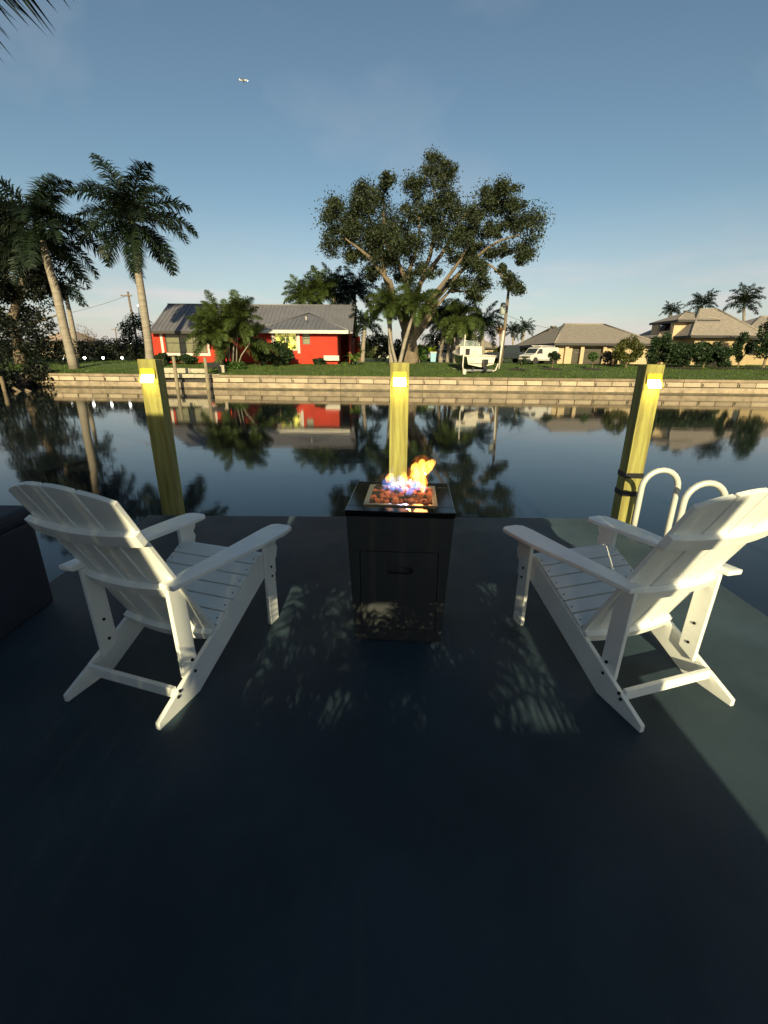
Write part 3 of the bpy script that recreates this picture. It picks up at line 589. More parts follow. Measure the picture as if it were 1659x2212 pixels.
palm('slender palm leaning right across the fig trunk', [(862, 789), (874, 740), (886, 700), (898, 668)], 41.6, 2.5, 'olive', seed=43, tr=.15, tiers=((1, 3), (2, 4), (3, 5), (4, 5), (5, 3)))
palm('thin palm stem leaning left against the slender palm', [(858, 789), (848, 755), (841, 715), (836, 676)], 41.2, 1.9, 'olive', seed=44, tr=.12, tiers=((2, 3), (3, 4), (4, 3)))
palm('tall drooping palm left of the boat with thick grey trunk', [(985, 790), (991, 740), (997, 695)], 47, 2.8, 'olive', seed=51, tr=.3, tiers=((1, 3), (2, 4), (4, 5), (5, 5), (6, 5)))
palm('palm with pale trunk in the row left of the boat', [(951, 790), (955, 740), (959, 705)], 50, 2.5, 'royal', seed=52, tr=.2)
palm('palm in the row left of the boat, second trunk', [(966, 789), (969, 745), (971, 706)], 51, 2.6, 'royal', seed=53, tr=.19)
palm('palm in the row left of the boat, third trunk', [(976, 789), (978, 745), (976, 712)], 53, 2.5, 'royal', seed=54, tr=.19)
palm('short dark palm left of the palm row by the blue bin', [(941, 785), (942, 760), (943, 738)], 54, 1.9, 'small', seed=55, tr=.22, tiers=((2, 3), (3, 5), (4, 5), (5, 4)))
palm('full dark palm rising straight behind the boat', [(1043, 785), (1042, 745), (1041, 712)], 52, 2.9, 'royal', seed=56, tr=.24)
palm('lime palm behind the palm row, lamp light put into its leaf colour', [(984, 789), (985, 755), (986, 722)], 56, 1.25, 'lime', seed=57, tr=.14, tiers=((1, 3), (2, 4), (3, 4), (4, 3)))
palm('small lime palm over the blue bin, lamp light put into its leaf colour', [(930, 785), (930, 775), (930, 764)], 53, .95, 'lime', seed=58, tr=.1, tiers=((1, 3), (2, 4), (3, 4), (4, 3)))
palm('palm with withered orange fronds beside the utility pole', [(1081, 780), (1081, 750), (1081, 720)], 62, 1.0, 'dead', seed=59, tr=.16, tiers=((0, 3), (1, 4), (2, 5), (3, 4), (5, 4)))
palm('small dark palm left of a pair behind the van', [(1111, 780), (1109, 750), (1107, 722)], 64, 1.7, 'small', seed=60, tr=.15)
palm('small dark palm right of a pair behind the van, trunk leaning', [(1122, 780), (1127, 745), (1133, 716)], 64, 1.7, 'small', seed=61, tr=.15)
for i, (x, y, l_, lab) in enumerate(((1449, 679, 1.7, 'small palm top at the left end of the upper tile roof'), (1516, 668, 2.5, 'palm crown behind the middle of the upper tile roof'), (1607, 666, 2.9, 'large palm crown behind the right end of the tile roof'))):
    palm(lab, [(x, 780), (x, 720), (x, y)], 66, l_, 'small', seed=70 + i, tr=.2, tiers=((0, 2), (1, 4), (2, 4), (3, 4), (4, 3)))

# areca palm clump in front of the red house
ac = ongr(492, 39.2); ar = empty('areca_palm_clump', ac, 'multi-stemmed feathery palm clump in front of the red house', 'palm clump')
rs = random.Random(8)
for k in range(15):
    bx_ = rs.uniform(-.75, .75); by = rs.uniform(-.5, .5); lean = bx_ * rs.uniform(.9, 1.9) + rs.uniform(-.25, .25); hh = rs.uniform(2.2, 4.3) - .45 * abs(lean)
    tp_ = Vector((bx_ + lean, by + rs.uniform(-.4, .4), hh))
    MB().tube([(bx_, by, -.05), (bx_ + lean * .35, by, hh * .5), tuple(tp_)], [.06, .05, .04], 7).build('stem', 'palmbark' if k % 3 else 'shaft', ar)
    for j in range(7):
        vi = rs.choice((0, 1, 1, 2, 3, 4, 5)); s = rs.uniform(1.9, 2.7); az = (0 if lean > 0 else math.pi) + rs.uniform(-2.2, 2.2)
        link('frond', FR[f'olive{vi}'], ar, tuple(tp_), (rs.uniform(-.1, .1), 0, az), (s, s, s))
npmesh('undergrowth', leaves(np.concatenate([clump_pts((rs.uniform(-1.3, 1.3), rs.uniform(-.6, .3), .25), (.5, .4, .35), 160) for _ in range(9)]), .22, .3), 4, 'l_green', ar, faces=LF)

# ------------------------------------------------------------------ leafy trees and shrubs
def tree(name, label, base, limbs, clumps, leaf, size, m, bark='bark', cat='tree', group=None, aspect=.5, hang=.1, shell=.4, per=None):
    t = empty(name, base, label, cat, 0, group)
    for i, (pts, rad) in enumerate(limbs):
        K = 14; P3 = [Vector(p) for p in pts]; Q = []; Rr = []
        for k in range(K + 1):
            u = k / K * (len(P3) - 1); j = min(int(u), len(P3) - 2); q = P3[j].lerp(P3[j + 1], u - j)
            q += Vector((random.uniform(-1, 1), random.uniform(-1, 1), random.uniform(-.5, .5))) * rad[0] * .12 * (0 < k < K); Q.append(q); Rr.append(rad[0] + (rad[1] - rad[0]) * k / K)
        MB().tube(Q, Rr, 10 if rad[0] > .1 else 6).build('trunk' if i == 0 else 'limb', bark, t, org=base)
    C = np.concatenate([clump_pts(c, r, int(nn), shell) for c, r, nn in clumps]) - np.array(base)
    npmesh('crown', leaves(C, size, aspect, hang), 4, m, t, faces=LF)
    return t
# the great fig
FYD = 46.0
z3 = lambda x, y: ((1150 + x * .6028) / 1.736, (550 + y * .6028) / 1.736)
def fp(x, y, d=0): return at(*z3(x, y), FYD + d)
fb = fp(645, 1340); fb.z = gz(fb.x, FYD) - .1
def lim(*a): return [fp(x, y, d) for x, y, d in a]
limbs = [([fb, fp(640, 1250), fp(632, 1150)], (.85, .62)),
    (lim((632, 1180, 0), (590, 1070, -.3), (548, 960, -.6), (520, 850, -.8), (470, 790, -1), (390, 690, -1.4), (300, 615, -1.6), (240, 570, -1.8)), (.36, .06)),
    (lim((620, 1180, 0), (618, 1000, .3), (626, 850, .4), (645, 750, .6), (700, 580, .8), (700, 420, 1)), (.35, .06)),
    (lim((650, 1190, 0), (690, 1080, -.5), (760, 960, -1), (850, 850, -1.4), (960, 700, -1.8), (1010, 600, -2)), (.36, .06)),
    (lim((655, 1190, .2), (745, 1050, .2), (810, 940, .2), (900, 840, 0), (1040, 700, -.4), (1180, 590, -1), (1330, 545, -1.6)), (.34, .05)),
    (lim((660, 1210, .4), (735, 1120, .6), (800, 1000, .8), (890, 900, 1), (960, 820, 1.2)), (.26, .07)),
    (lim((640, 1170, .3), (665, 1000, .8), (705, 860, 1.0), (780, 640, 1.2), (800, 420, 1.2), (790, 200, 1)), (.33, .05)),
    (lim((545, 960, -.6), (480, 800, -.2), (470, 640, .2), (480, 450, .5), (480, 250, .6)), (.28, .05)),
    (lim((700, 860, 1), (860, 640, 1.5), (960, 450, 1.6), (1120, 320, 1.4)), (.22, .05)),
    (lim((1040, 700, -.4), (1150, 740, -.6), (1240, 830, -.8), (1290, 880, -.8)), (.12, .03)),
    (lim((890, 900, 1), (980, 900, .6), (1050, 930, .4)), (.12, .04)),
    (lim((626, 850, .4), (560, 700, .5), (400, 480, .3), (350, 300, .3)), (.22, .05))]
cl = [(200, 440, 95, 120), (165, 380, 50, 60), (185, 600, 75, 75), (330, 560, 140, 130), (330, 400, 120, 75), (350, 285, 45, 45), (455, 330, 90, 120), (485, 215, 45, 55), (500, 480, 90, 95), (480, 640, 90, 90), (415, 780, 65, 50), (560, 700, 80, 110),
      (785, 110, 60, 75), (850, 150, 75, 55), (720, 240, 100, 95), (880, 300, 95, 90), (690, 380, 110, 85), (820, 400, 140, 95), (720, 520, 140, 105), (650, 650, 95, 95), (850, 560, 130, 105), (960, 430, 85, 85), (1120, 290, 85, 70), (1250, 260, 75, 55),
      (1160, 390, 120, 70), (1280, 370, 85, 60), (1090, 470, 70, 60), (1250, 480, 110, 55), (1385, 480, 85, 85), (1320, 610, 100, 75), (1190, 640, 110, 45), (1345, 690, 45, 50), (1050, 650, 95, 55), (950, 680, 85, 65), (1060, 750, 80, 50), (1095, 850, 55, 60),
      (1030, 925, 85, 45), (930, 850, 65, 55), (1250, 825, 55, 45), (1300, 885, 55, 35), (1210, 770, 40, 28), (760, 760, 85, 55), (620, 800, 60, 55), (990, 560, 80, 60), (440, 560, 80, 90), (240, 520, 80, 90), (290, 660, 60, 50), (380, 680, 70, 60), (1010, 720, 70, 40), (1150, 540, 70, 40), (580, 560, 60, 80)]
mpx = FYD / 1.0586 / 965 * .6028 / 1.736 * 1.04; clumps = []
for x, y, rx, ry in cl:
    for q in range(8):
        u = random.uniform(0, 6.28); w = random.random() ** .5 * .9; d = random.uniform(-3, 3) * (1 if 500 < x < 1100 else .65)
        c = fp(x + rx * w * math.cos(u), y + ry * w * math.sin(u), d); r = random.uniform(.34, .66) * min(rx, ry) * mpx
        clumps.append((c, (r * random.uniform(1, 1.4), r * 1.1, r * random.uniform(.7, 1)), 120 + 190 * r * r))
        if q % 2 == 0: clumps.append((c, (r * 2.1, r * 1.7, r * 1.9), 190))
tree('fig_tree', 'huge many-trunked fig tree standing between the red house and the boat', fb, limbs, clumps, 0, .21, 'l_fig', aspect=.45, hang=.25, shell=.15)

def bush(name, label, px, Y, w, h, m, size=.22, n=14, zc=.5, dep=None, group='shrubs on the far bank', trunk=False, cat='shrub', lean=0, per=220, base=None, aspect=.5):
    """w,h in metres; rounded lumpy mass of leaves on short stems"""
    b = base or ongr(px, Y); dep = dep or w * .6; C = []
    for k in range(n):
        u = unit(1)[0]; c = np.array(b) + np.array([u[0] * w * .36, u[1] * dep * .36, h * zc + u[2] * h * .34]); c[2] = max(c[2], b.z + .08 * h)
        r = random.uniform(.16, .28); C.append((c, (w * r, dep * r, h * r), per))
    tops = [c for c, _, _ in C][:5]
    L_ = [([b - Vector((0, 0, .08)), b + Vector((lean * .5, 0, h * .3)), Vector(tops[0])], (.03 + h * .02, .02))] + [([b + Vector((0, 0, h * .12)), Vector(c)], (.02 + h * .01, .012)) for c in tops[1:]]
    return tree(name, label, b, L_, C, 0, size, m, 'branch', cat, group, aspect=aspect)
M1 = .0455
bush('shrub', 'dark rounded shrub under the lit window of the red house', 598, 42.0, 3.0, 2.0, 'l_shrub', n=18)
bush('shrub', 'dark shrub between the palm clump and the red wing wall', 562, 42.2, 1.6, 2.1, 'l_shrub', n=10)
bush('shrub', 'low dark shrub at the foot of the big shaded window', 395, 43.0, 2.6, .9, 'l_shrub', n=10)
bush('shrub', 'small dark shrub left of the big shaded window', 352, 43.2, 1.2, 1.1, 'l_shrub', n=7)
bush('shrub', 'tiny green shrub at the base of the red wing corner', 692, 43.0, 1.4, .6, 'l_shrub', n=7)
bush('hedge_tree', 'rounded dark bushy tree right of the red house', 812, 52, 4.2, 3.0, 'l_shrub', n=18)
bush('shrub', 'dark bush left of the fig trunk', 858, 53, 1.8, 2.4, 'l_shrub', n=10)
bush('shrub', 'loose green bush right of the fig trunk', 906, 49, 2.0, 1.7, 'l_green', n=10)
bush('shrub', 'sparse twiggy sapling right of the fig trunk', 922, 60, 2.2, 4.0, 'l_bare', .16, 12, per=60)
# banana
bb = ongr(765, 42.6); bn = empty('banana_plant', bb, 'broad-leaved banana plant at the right corner of the red house', 'plant')
for k in range(13):
    az = random.uniform(0, 6.28); el = random.uniform(.5, 1.35); ln_ = random.uniform(.8, 1.5); mbn = MB(); ox, oy = random.uniform(-.5, .5), random.uniform(-.3, .3); st0 = random.uniform(.1, .7)
    K = 7; p = Vector((ox, oy, st0)); a = el; cen = []
    for j in range(K): cen.append(p.copy()); p = p + Vector((math.cos(az) * math.cos(a), math.sin(az) * math.cos(a), math.sin(a))) * ln_ / K; a -= .25
    sd_ = Vector((-math.sin(az), math.cos(az), 0)); vs_ = []
    for j, c in enumerate(cen):
        w = .17 * math.sin(math.pi * (j + .35) / (K)) ** .7; vs_ += [c - sd_ * w + Vector((0, 0, w * .35)), c, c + sd_ * w + Vector((0, 0, w * .35))]
    mbn.add(vs_, [f for j in range(K - 1) for f in ((3 * j, 3 * j + 1, 3 * j + 4, 3 * j + 3), (3 * j + 1, 3 * j + 2, 3 * j + 5, 3 * j + 4))], True); mbn.build('leaf', 'l_banana', bn)
    MB().tube([(ox, oy, -.05), (ox, oy, st0 + .02)], [.05, .035], 6).build('stalk', 'shaft', bn)
# left side: dark tree, hedge, overgrown bank
b = ongr(45, 43); C = []
for k in range(70):
    px_ = random.uniform(-60, 125); t_ = random.random(); py_ = 455 + (max(0, px_ - 40) * 1.2) + t_ * (300 - max(0, px_ - 40) * .9); c = at(px_, py_, random.uniform(40, 46)); r = random.uniform(.7, 1.5); C.append((c, (r * 1.2, r, r), 330))
tree('dark_tree', 'massive dark leafy tree filling the far left behind the leaning palm', b, [([b, b + Vector((.3, 0, 4)), at(50, 600, 43)], (.5, .25)), ([at(50, 650, 43), at(-10, 560, 42.5), at(-20, 500, 43)], (.2, .08)), ([at(50, 640, 43), at(90, 580, 43), at(110, 560, 43)], (.2, .06)), ([at(50, 700, 43), at(100, 690, 43.5), at(125, 680, 43.5)], (.15, .05))], C, 0, .30, 'l_dark', hang=.3)
def hedge(label, x0, x1, Y, h, m, dep=1.6, group=None, name='hedge'):
    a, b_ = ongr(x0, Y), ongr(x1, Y); base = (a + b_) / 2; n_ = int((b_.x - a.x) * 1.3) + 2; C = []
    for k in range(n_):
        x = a.x + (b_.x - a.x) * (k + .5) / n_; C.append(((x, Y + random.uniform(-.3, .3), base.z + h * .5), (.75, dep * .5, h * random.uniform(.48, .62)), 420))
    return tree(name, label, base, [([base + Vector((0, 0, -.05)), base + Vector((0, 0, h * .5))], (.08, .04))], C, 0, .2, m, 'branch', 'hedge', group, shell=.55)
hedge('clipped dark hedge behind the row of garden lights', -40, 205, 47, 2.0, 'l_dark')
hedge('lower dark hedge between the garden lights and the red house', 205, 325, 50, 1.7, 'l_dark')
hedge('far leafy hedge tops under the utility pole', 215, 290, 58, 2.4, 'l_olive')
bush('bush_tree', 'green bushy tree behind the tall palm trunk, left of the grey roof', 306, 58, 4.6, 4.6, 'l_shrub', n=20, zc=.6)
bush('twig_tree', 'thin pinkish twiggy tree beyond the hedge', 187, 70, 5.0, 4.4, 'l_bare', .2, 14, per=110)
# overgrown bank hanging into the canal
b = Vector((-27.5, 33.6, -.6)); C = []
for k in range(46):
    C.append(((random.uniform(-36, -26.2), random.uniform(30.0, 36), random.uniform(-.8, 1.3)), (1.1, 1.0, .75), 260))
tree('mangrove_thicket', 'black overgrown thicket hanging over the water at the far left', b, [([at(2, 815, 31.5), at(12, 850, 31), at(22, 878, 30.6)], (.14, .06)), ([at(30, 838, 31.5), at(72, 862, 31)], (.10, .04)), ([at(55, 842, 31.5), at(125, 866, 31.8)], (.09, .03)), ([at(100, 866, 31), at(80, 880, 31)], (.07, .03)), ([b + Vector((-2, 0, -1)), b + Vector((-1.5, 0, 1))], (.12, .08))], C, 0, .3, 'l_dark', 'branch', 'thicket')
# right bank saplings and shrubs
def sapling(label, pxb, pyb, Y, pxc, pyc, w, h, m, n=7, ring=.9, stones=0, trunk=.035, per=90):
    b = ongr(pxb, Y); c = at(pxc, pyc, Y); C = []
    for k in range(n):
        u = unit(1)[0]; C.append((np.array(c) + u * np.array([w, w * .7, h]) * .55, (w * .42, w * .4, h * .38), per))
    t = tree('sapling', label, b, [([b - Vector((0, 0, .1)), (b + c) / 2 + Vector((.04, 0, 0)), c], (trunk, .015))] + [([(b + c * 2) / 3, Vector(C[k][0])], (.015, .008)) for k in range(min(4, n))], C, 0, .17, m, 'branch', 'sapling', 'young trees on the right lawn')
    mbr = MB(); K = 18; nv = [(ring * math.cos(6.2832 * k / K) * random.uniform(.9, 1.05), ring * math.sin(6.2832 * k / K) * random.uniform(.9, 1.05), 0) for k in range(K)]
    sl_ = lambda x, y: gz(b.x + x, b.y + y) - b.z + .035
    mbr.add([(0, 0, .10)] + [(x, y, sl_(x, y)) for x, y, _ in nv], [(0, 1 + k, 1 + (k + 1) % K) for k in range(K)], True).build('mulch_ring', 'mulch', t)
    return t
sapling('thin bare sapling in a mulch ring left of the van', 1122, 800, 38.6, 1127, 781, .45, .4, 'l_shrub', 5, per=40)
sapling('small leafy sapling in a mulch ring in front of the van', 1194, 797, 39, 1196, 771, .65, .5, 'l_shrub', 8)
sapling('bright green sapling in front of the dark garage door', 1281, 797, 39, 1281, 775, .55, .6, 'l_green', 8)
bush('shrub', 'olive green bushy shrub in front of the cream garage wall', 1354, 41.0, 2.3, 2.2, 'l_olive', n=16, zc=.6)
bush('shrub', 'reddish low shrub left of the olive shrub', 1318, 43.5, 2.0, 1.3, 'l_bare', n=10, per=120)
bush('shrub', 'tall dark shrub behind the right mooring post', 1421, 41.5, 2.2, 2.6, 'l_shrub', n=16, zc=.6)
bush('shrub', 'wide dark shrub in front of the right house windows', 1480, 40.5, 3.6, 1.9, 'l_shrub', n=22, zc=.58)
bush('shrub', 'dark shrub joined to the right end of the wide shrub', 1522, 41.2, 2.2, 2.2, 'l_shrub', n=14, zc=.62)
bush('shrub', 'low dark shrub under the tan wall, right of the wide shrub', 1566, 40.4, 2.2, 1.6, 'l_shrub', n=11)
bush('shrub', 'round upright shrub against the tan wall', 1597, 42, 1.6, 2.5, 'l_shrub', n=10, zc=.68)
bush('shade_tree', 'dark leafy tree cut by the right edge of the picture', 1652, 40.5, 3.0, 3.9, 'l_shrub', n=22, zc=.66, cat='tree')
bush('shrub', 'low brown palm scrub beside the utility pole', 1068, 50, 1.8, 1.8, 'l_olive', n=9)
for i, px_ in enumerate((1480, 1566, 1635)):
    p_ = ongr(px_, 40.2); K = 20
    tag(MB().add([(0, 0, .09)] + [((1.5 - .2 * i) * math.cos(6.2832 * k / K), 1.0 * math.sin(6.2832 * k / K), gz(p_.x + 1.3 * math.cos(6.2832 * k / K), p_.y + math.sin(6.2832 * k / K)) - p_.z + .03) for k in range(K)], [(0, 1 + k, 1 + (k + 1) % K) for k in range(K)], True).build('mulch_bed', 'mulch', loc=p_), ('dark mulch bed under the wide dark shrub', 'dark mulch bed under the low shrub by the tan wall', 'dark mulch bed under the tree at the right edge')[i], 'mulch bed')
# distant tree line
X = rng.uniform(-150, 150, 300); C = np.concatenate([clump_pts((x, 125 + random.uniform(-6, 6), 1 + 1.3 * random.random()), (4, 3, random.uniform(1.2, 2.6)), 150) for x in X])
tag(npmesh('tree_line', leaves(C, .8, .6), 4, 'l_olive', faces=LF), 'far line of low trees along the horizon', 'trees', kind='stuff')

# ------------------------------------------------------------------ houses
def wall(mb_, x0, x1, z0, z1, y0, y1, holes=()):
    """front wall between y0 and y1 with rectangular openings (hx0,hx1,hz0,hz1)"""
    xs_ = sorted({x0, x1, *[h[0] for h in holes], *[h[1] for h in holes]})
    for a, b_ in zip(xs_[:-1], xs_[1:]):
        segs = [(z0, z1)]
        for h in holes:
            if h[0] <= a + 1e-6 and h[1] >= b_ - 1e-6:
                segs = [s for q in segs for s in ((q[0], min(q[1], h[2])), (max(q[0], h[3]), q[1])) if s[1] - s[0] > 1e-4]
        for s in segs: mb_.box(a, b_, y0, y1, *s)
    return mb_
def window(parent, x0, x1, z0, z1, y, cols=2, rows=2, pane='curtain', fr='frame', fw=.06, org=None, sill=True):
    f = MB(); f.box(x0, x1, y, y + .08, z0, z0 + fw); f.box(x0, x1, y, y + .08, z1 - fw, z1); f.box(x0, x0 + fw, y, y + .08, z0 + fw, z1 - fw); f.box(x1 - fw, x1, y, y + .08, z0 + fw, z1 - fw)
    for c in range(1, cols): xm = x0 + (x1 - x0) * c / cols; f.box(xm - fw * .4, xm + fw * .4, y + .01, y + .07, z0 + fw, z1 - fw)
    for r in range(1, rows):
        zm = z0 + (z1 - z0) * r / rows
        for c in range(cols): a = x0 + (x1 - x0) * c / cols; f.box(a + fw, a + (x1 - x0) / cols - fw * .6, y + .012, y + .068, zm - fw * .4, zm + fw * .4)
    w = f.build('window', fr, parent, org=org)
    for c in range(cols):
        for r in range(rows):
            a = x0 + (x1 - x0) * c / cols; d = (x1 - x0) / cols; e0 = z0 + (z1 - z0) * r / rows; de = (z1 - z0) / rows
            MB().box(a + fw * .4, a + d - fw * .4, y + .081, y + .1, e0 + fw * .4, e0 + de - fw * .4).build('pane', pane, w, org=org)
    return w
# red house
RY = 44.0; hb_ = Vector((-12.5, RY, gz(-12.5, RY)))
rh = empty('red_house', hb_, 'long red stucco house with grey metal gable roof', 'house')
xl = at(328, 750, 46).x; xm = at(556, 750, RY).x; xr = at(728.7, 750, RY).x; zg = .45; ze = 3.62
zw0 = at(400, 762, 46).z; zw1 = at(400, 719, 46).z; w0, w1 = at(357, 740, 46).x, at(446, 740, 46).x
m1 = MB(); wall(m1, xl, xm + .3, zg, ze, 46, 46.2, [(w0, w1, zw0, zw1)])
m1.box(xl, xl + .2, 46.2, 54, zg, ze); m1.box(xl, xr + 1.6, 53.8, 54, zg, ze); m1.build('main_wall', 'red', rh, org=hb_)
q0, q1 = at(593, 740, RY).x, at(641, 740, RY).x; qz0, qz1 = at(615, 757, RY).z, at(615, 718, RY).z; s0, s1 = at(653, 730, RY).x, at(669.5, 730, RY).x; sz0_, sz1_ = at(660, 744, RY).z, at(660, 717.5, RY).z
m2 = MB(); wall(m2, xm, xr, zg, ze + .05, RY, RY + .2, [(q0, q1, qz0, qz1), (s0, s1, sz0_, sz1_)]); m2.box(xm, xm + .2, RY + .2, 46, zg, ze); m2.build('wing_wall', 'red', rh, org=hb_)
m3 = MB(); m3.box(xr - .2, xr, RY + .2, 47.5, zg, ze); m3.build('wing_side_wall', mat('red_board', (.28, .035, .02), .8, var=.2, vscale=2, stretch=(1, 6, .3)), rh, org=hb_)
m3 = MB()
for k in range(9): m3.box(xr + .001, xr + .025, RY + .3 + k * .36, RY + .34 + k * .36, zg, ze)
m3.build('wall_battens', mat('red_board', ()), rh, org=hb_)
gx = xr + 1.0
m4 = MB().prism([(47.5, zg), (54, zg), (54, ze), (50, 6.1), (47.5, ze + .9)], .2, lambda a, b_, c: (c, a, b_), gx - .2); m4.build('gable_wall', mat('red_board', ()), rh, org=hb_)
window(rh, w0, w1, zw0, zw1, 46.06, 3, 2, 'curtain', 'frame', .07, hb_)
lit = mat('lit_room_glass', (.1, .1, .05), .15, var=.9, vscale=2.2, emit=(.9, .85, .2), estr=.0)
lp = lit.node_tree; pz = lp.nodes['Principled BSDF']; rmp = [n_ for n_ in lp.nodes if n_.type == 'VALTORGB'][0]
rmp.color_ramp.elements[0].color = (.03, .05, .01, 1); rmp.color_ramp.elements[1].color = (.95, .85, .18, 1); rmp.color_ramp.elements[0].position = .42; rmp.color_ramp.elements[1].position = .6
lp.links.new(rmp.outputs[0], pz.inputs['Emission Color']); pz.inputs['Emission Strength'].default_value = .5
window(rh, q0, q1, qz0, qz1, RY + .06, 2, 1, lit, 'trim', .08, hb_); window(rh, s0, s1, sz0_, sz1_, RY + .06, 1, 2, 'curtain', 'frame', .05, hb_)
for a in ((w0 - .35, w1 + .3, 45.93, 45.995, zw0 - .28, zw0 - .02), (w0 - .42, w0 - .18, 45.94, 45.995, zw0 - .02, ze - .03), (w1 + .06, w1 + .26, 45.94, 45.995, zw0 - .02, ze - .03)): MB().box(*a).build('window_trim', 'trim', rh, org=hb_, bevel=.01)
for a in ((q0 - .25, q0 - .03, RY - .09, RY - .004, qz0 - .1, ze - .1), (q1 + .05, q1 + .3, RY - .09, RY - .004, qz0 - .25, ze - .1)): MB().box(*a).build('shutter', 'trim', rh, org=hb_, bevel=.01)
MB().box(at(700, 770, RY).x, at(733, 770, RY).x, RY - .35, RY - .01, at(715, 779, RY).z, at(715, 768, RY).z).build('wall_box', 'trim', rh, org=hb_, bevel=.02)
# roofs
def slab_roof(name, m, quads, th, parent, org):
    mbr = MB()
    for q in quads:
        q = [Vector(p) for p in q]; n_ = (q[1] - q[0]).cross(q[2] - q[0]).normalized(); n_ = n_ if n_.z > 0 else -n_
        lo = [p - Vector((0, 0, th)) for p in q]; k = len(q); mbr.add(q + lo, [tuple(range(k)), tuple(range(k, 2 * k))[::-1]] + [(i, (i + 1) % k, k + (i + 1) % k, k + i) for i in range(k)])
    return mbr.build(name, m, parent, org=org)
ex0 = at(322, 715, 45.3).x; ex1 = gx + .35; rz_ = at(570, 659, 50).z; ezm = at(400, 715, 45.3).z
front = [(ex0, 45.3, ezm), (ex1, 45.3, ezm), (ex1, 50, rz_), (ex0, 50, rz_)]
slab_roof('roof', 'metalroof', [front, [(ex0, 50, rz_), (ex1, 50, rz_), (ex1, 54.7, ezm), (ex0, 54.7, ezm)]], .12, rh, hb_)
hx0, hx1 = at(548, 713, 43.4).x, at(752, 716, 43.4).x; hz = at(650, 713, 43.4).z; ap = at(652, 673.5, 46.5); sl_m = (rz_ - ezm) / 4.7
fz = lambda y: ezm + (y - 45.3) * sl_m + .02
apz = ap.z; apx = (hx0 + hx1) / 2; apy = 45.3 + (apz - ezm) / sl_m
slab_roof('wing_roof', 'metalroof', [[(hx0, 43.4, hz), (hx1, 43.4, hz), (apx, apy, apz)], [(hx0, 43.4, hz), (apx, apy, apz), (hx0, 45.2, fz(45.2))], [(hx1, 43.4, hz), (hx1, 45.2, fz(45.2)), (apx, apy, apz)]], .10, rh, hb_)
MB().box(hx0 - .02, hx1 + .02, 43.36, 43.4, hz - .28, hz - .0).build('fascia', 'trim', rh, org=hb_)
MB().box(hx1 + .001, hx1 + .04, 43.36, 45.2, hz - .26, hz - .0).build('fascia', 'trim', rh, org=hb_)
MB().box(ex0, hx0 - .03, 45.26, 45.299, ezm - .24, ezm - .0).build('fascia', 'soffit', rh, org=hb_)
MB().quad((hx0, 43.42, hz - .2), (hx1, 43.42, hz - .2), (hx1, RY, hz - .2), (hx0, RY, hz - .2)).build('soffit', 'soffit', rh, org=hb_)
sm = MB(); x = ex0 + .2
while x < ex1 - .05: sm.add([(x - .02, 45.3, ezm), (x + .02, 45.3, ezm), (x + .02, 50, rz_), (x - .02, 50, rz_), (x - .02, 45.3, ezm + .05), (x + .02, 45.3, ezm + .05), (x + .02, 50, rz_ + .05), (x - .02, 50, rz_ + .05)], [(4, 5, 6, 7), (0, 4, 7, 3), (1, 2, 6, 5), (0, 1, 5, 4)]); x += .4
tag(sm.build('standing_seam', 'metalroof', rh, org=hb_), kind='stuff')
sm = MB(); x = hx0 + .2; sh = (apz - hz) / (apy - 43.4)
while x < hx1 - .1:
    f = min((x - hx0) / (apx - hx0), (hx1 - x) / (hx1 - apx)); yt = 43.4 + (apy - 43.4) * f; zt2 = hz + (apz - hz) * f
    sm.add([(x - .02, 43.4, hz), (x + .02, 43.4, hz), (x + .02, yt, zt2), (x - .02, yt, zt2), (x - .02, 43.4, hz + .05), (x + .02, 43.4, hz + .05), (x + .02, yt, zt2 + .05), (x - .02, yt, zt2 + .05)], [(4, 5, 6, 7), (0, 4, 7, 3), (1, 2, 6, 5), (0, 1, 5, 4)]); x += .4
tag(sm.build('standing_seam', 'metalroof', rh, org=hb_), kind='stuff')
MB().tube([(ex0, 50, rz_ + .03), (ex1, 50, rz_ + .03)], .07, 6).build('ridge_cap', 'metalroof', rh, org=hb_)
for a, b_ in (((hx0, 43.4, hz + .03), (apx, apy, apz + .04)), ((hx1, 43.4, hz + .03), (apx, apy, apz + .04))): MB().tube([a, b_], .06, 6).build('hip_cap', 'metalroof', rh, org=hb_)
MB().tube([at(661, 684, 45.2) - Vector((0, 0, .3)), at(661, 684, 45.2)], .06, 8).build('roof_vent', 'trim', rh, org=hb_)

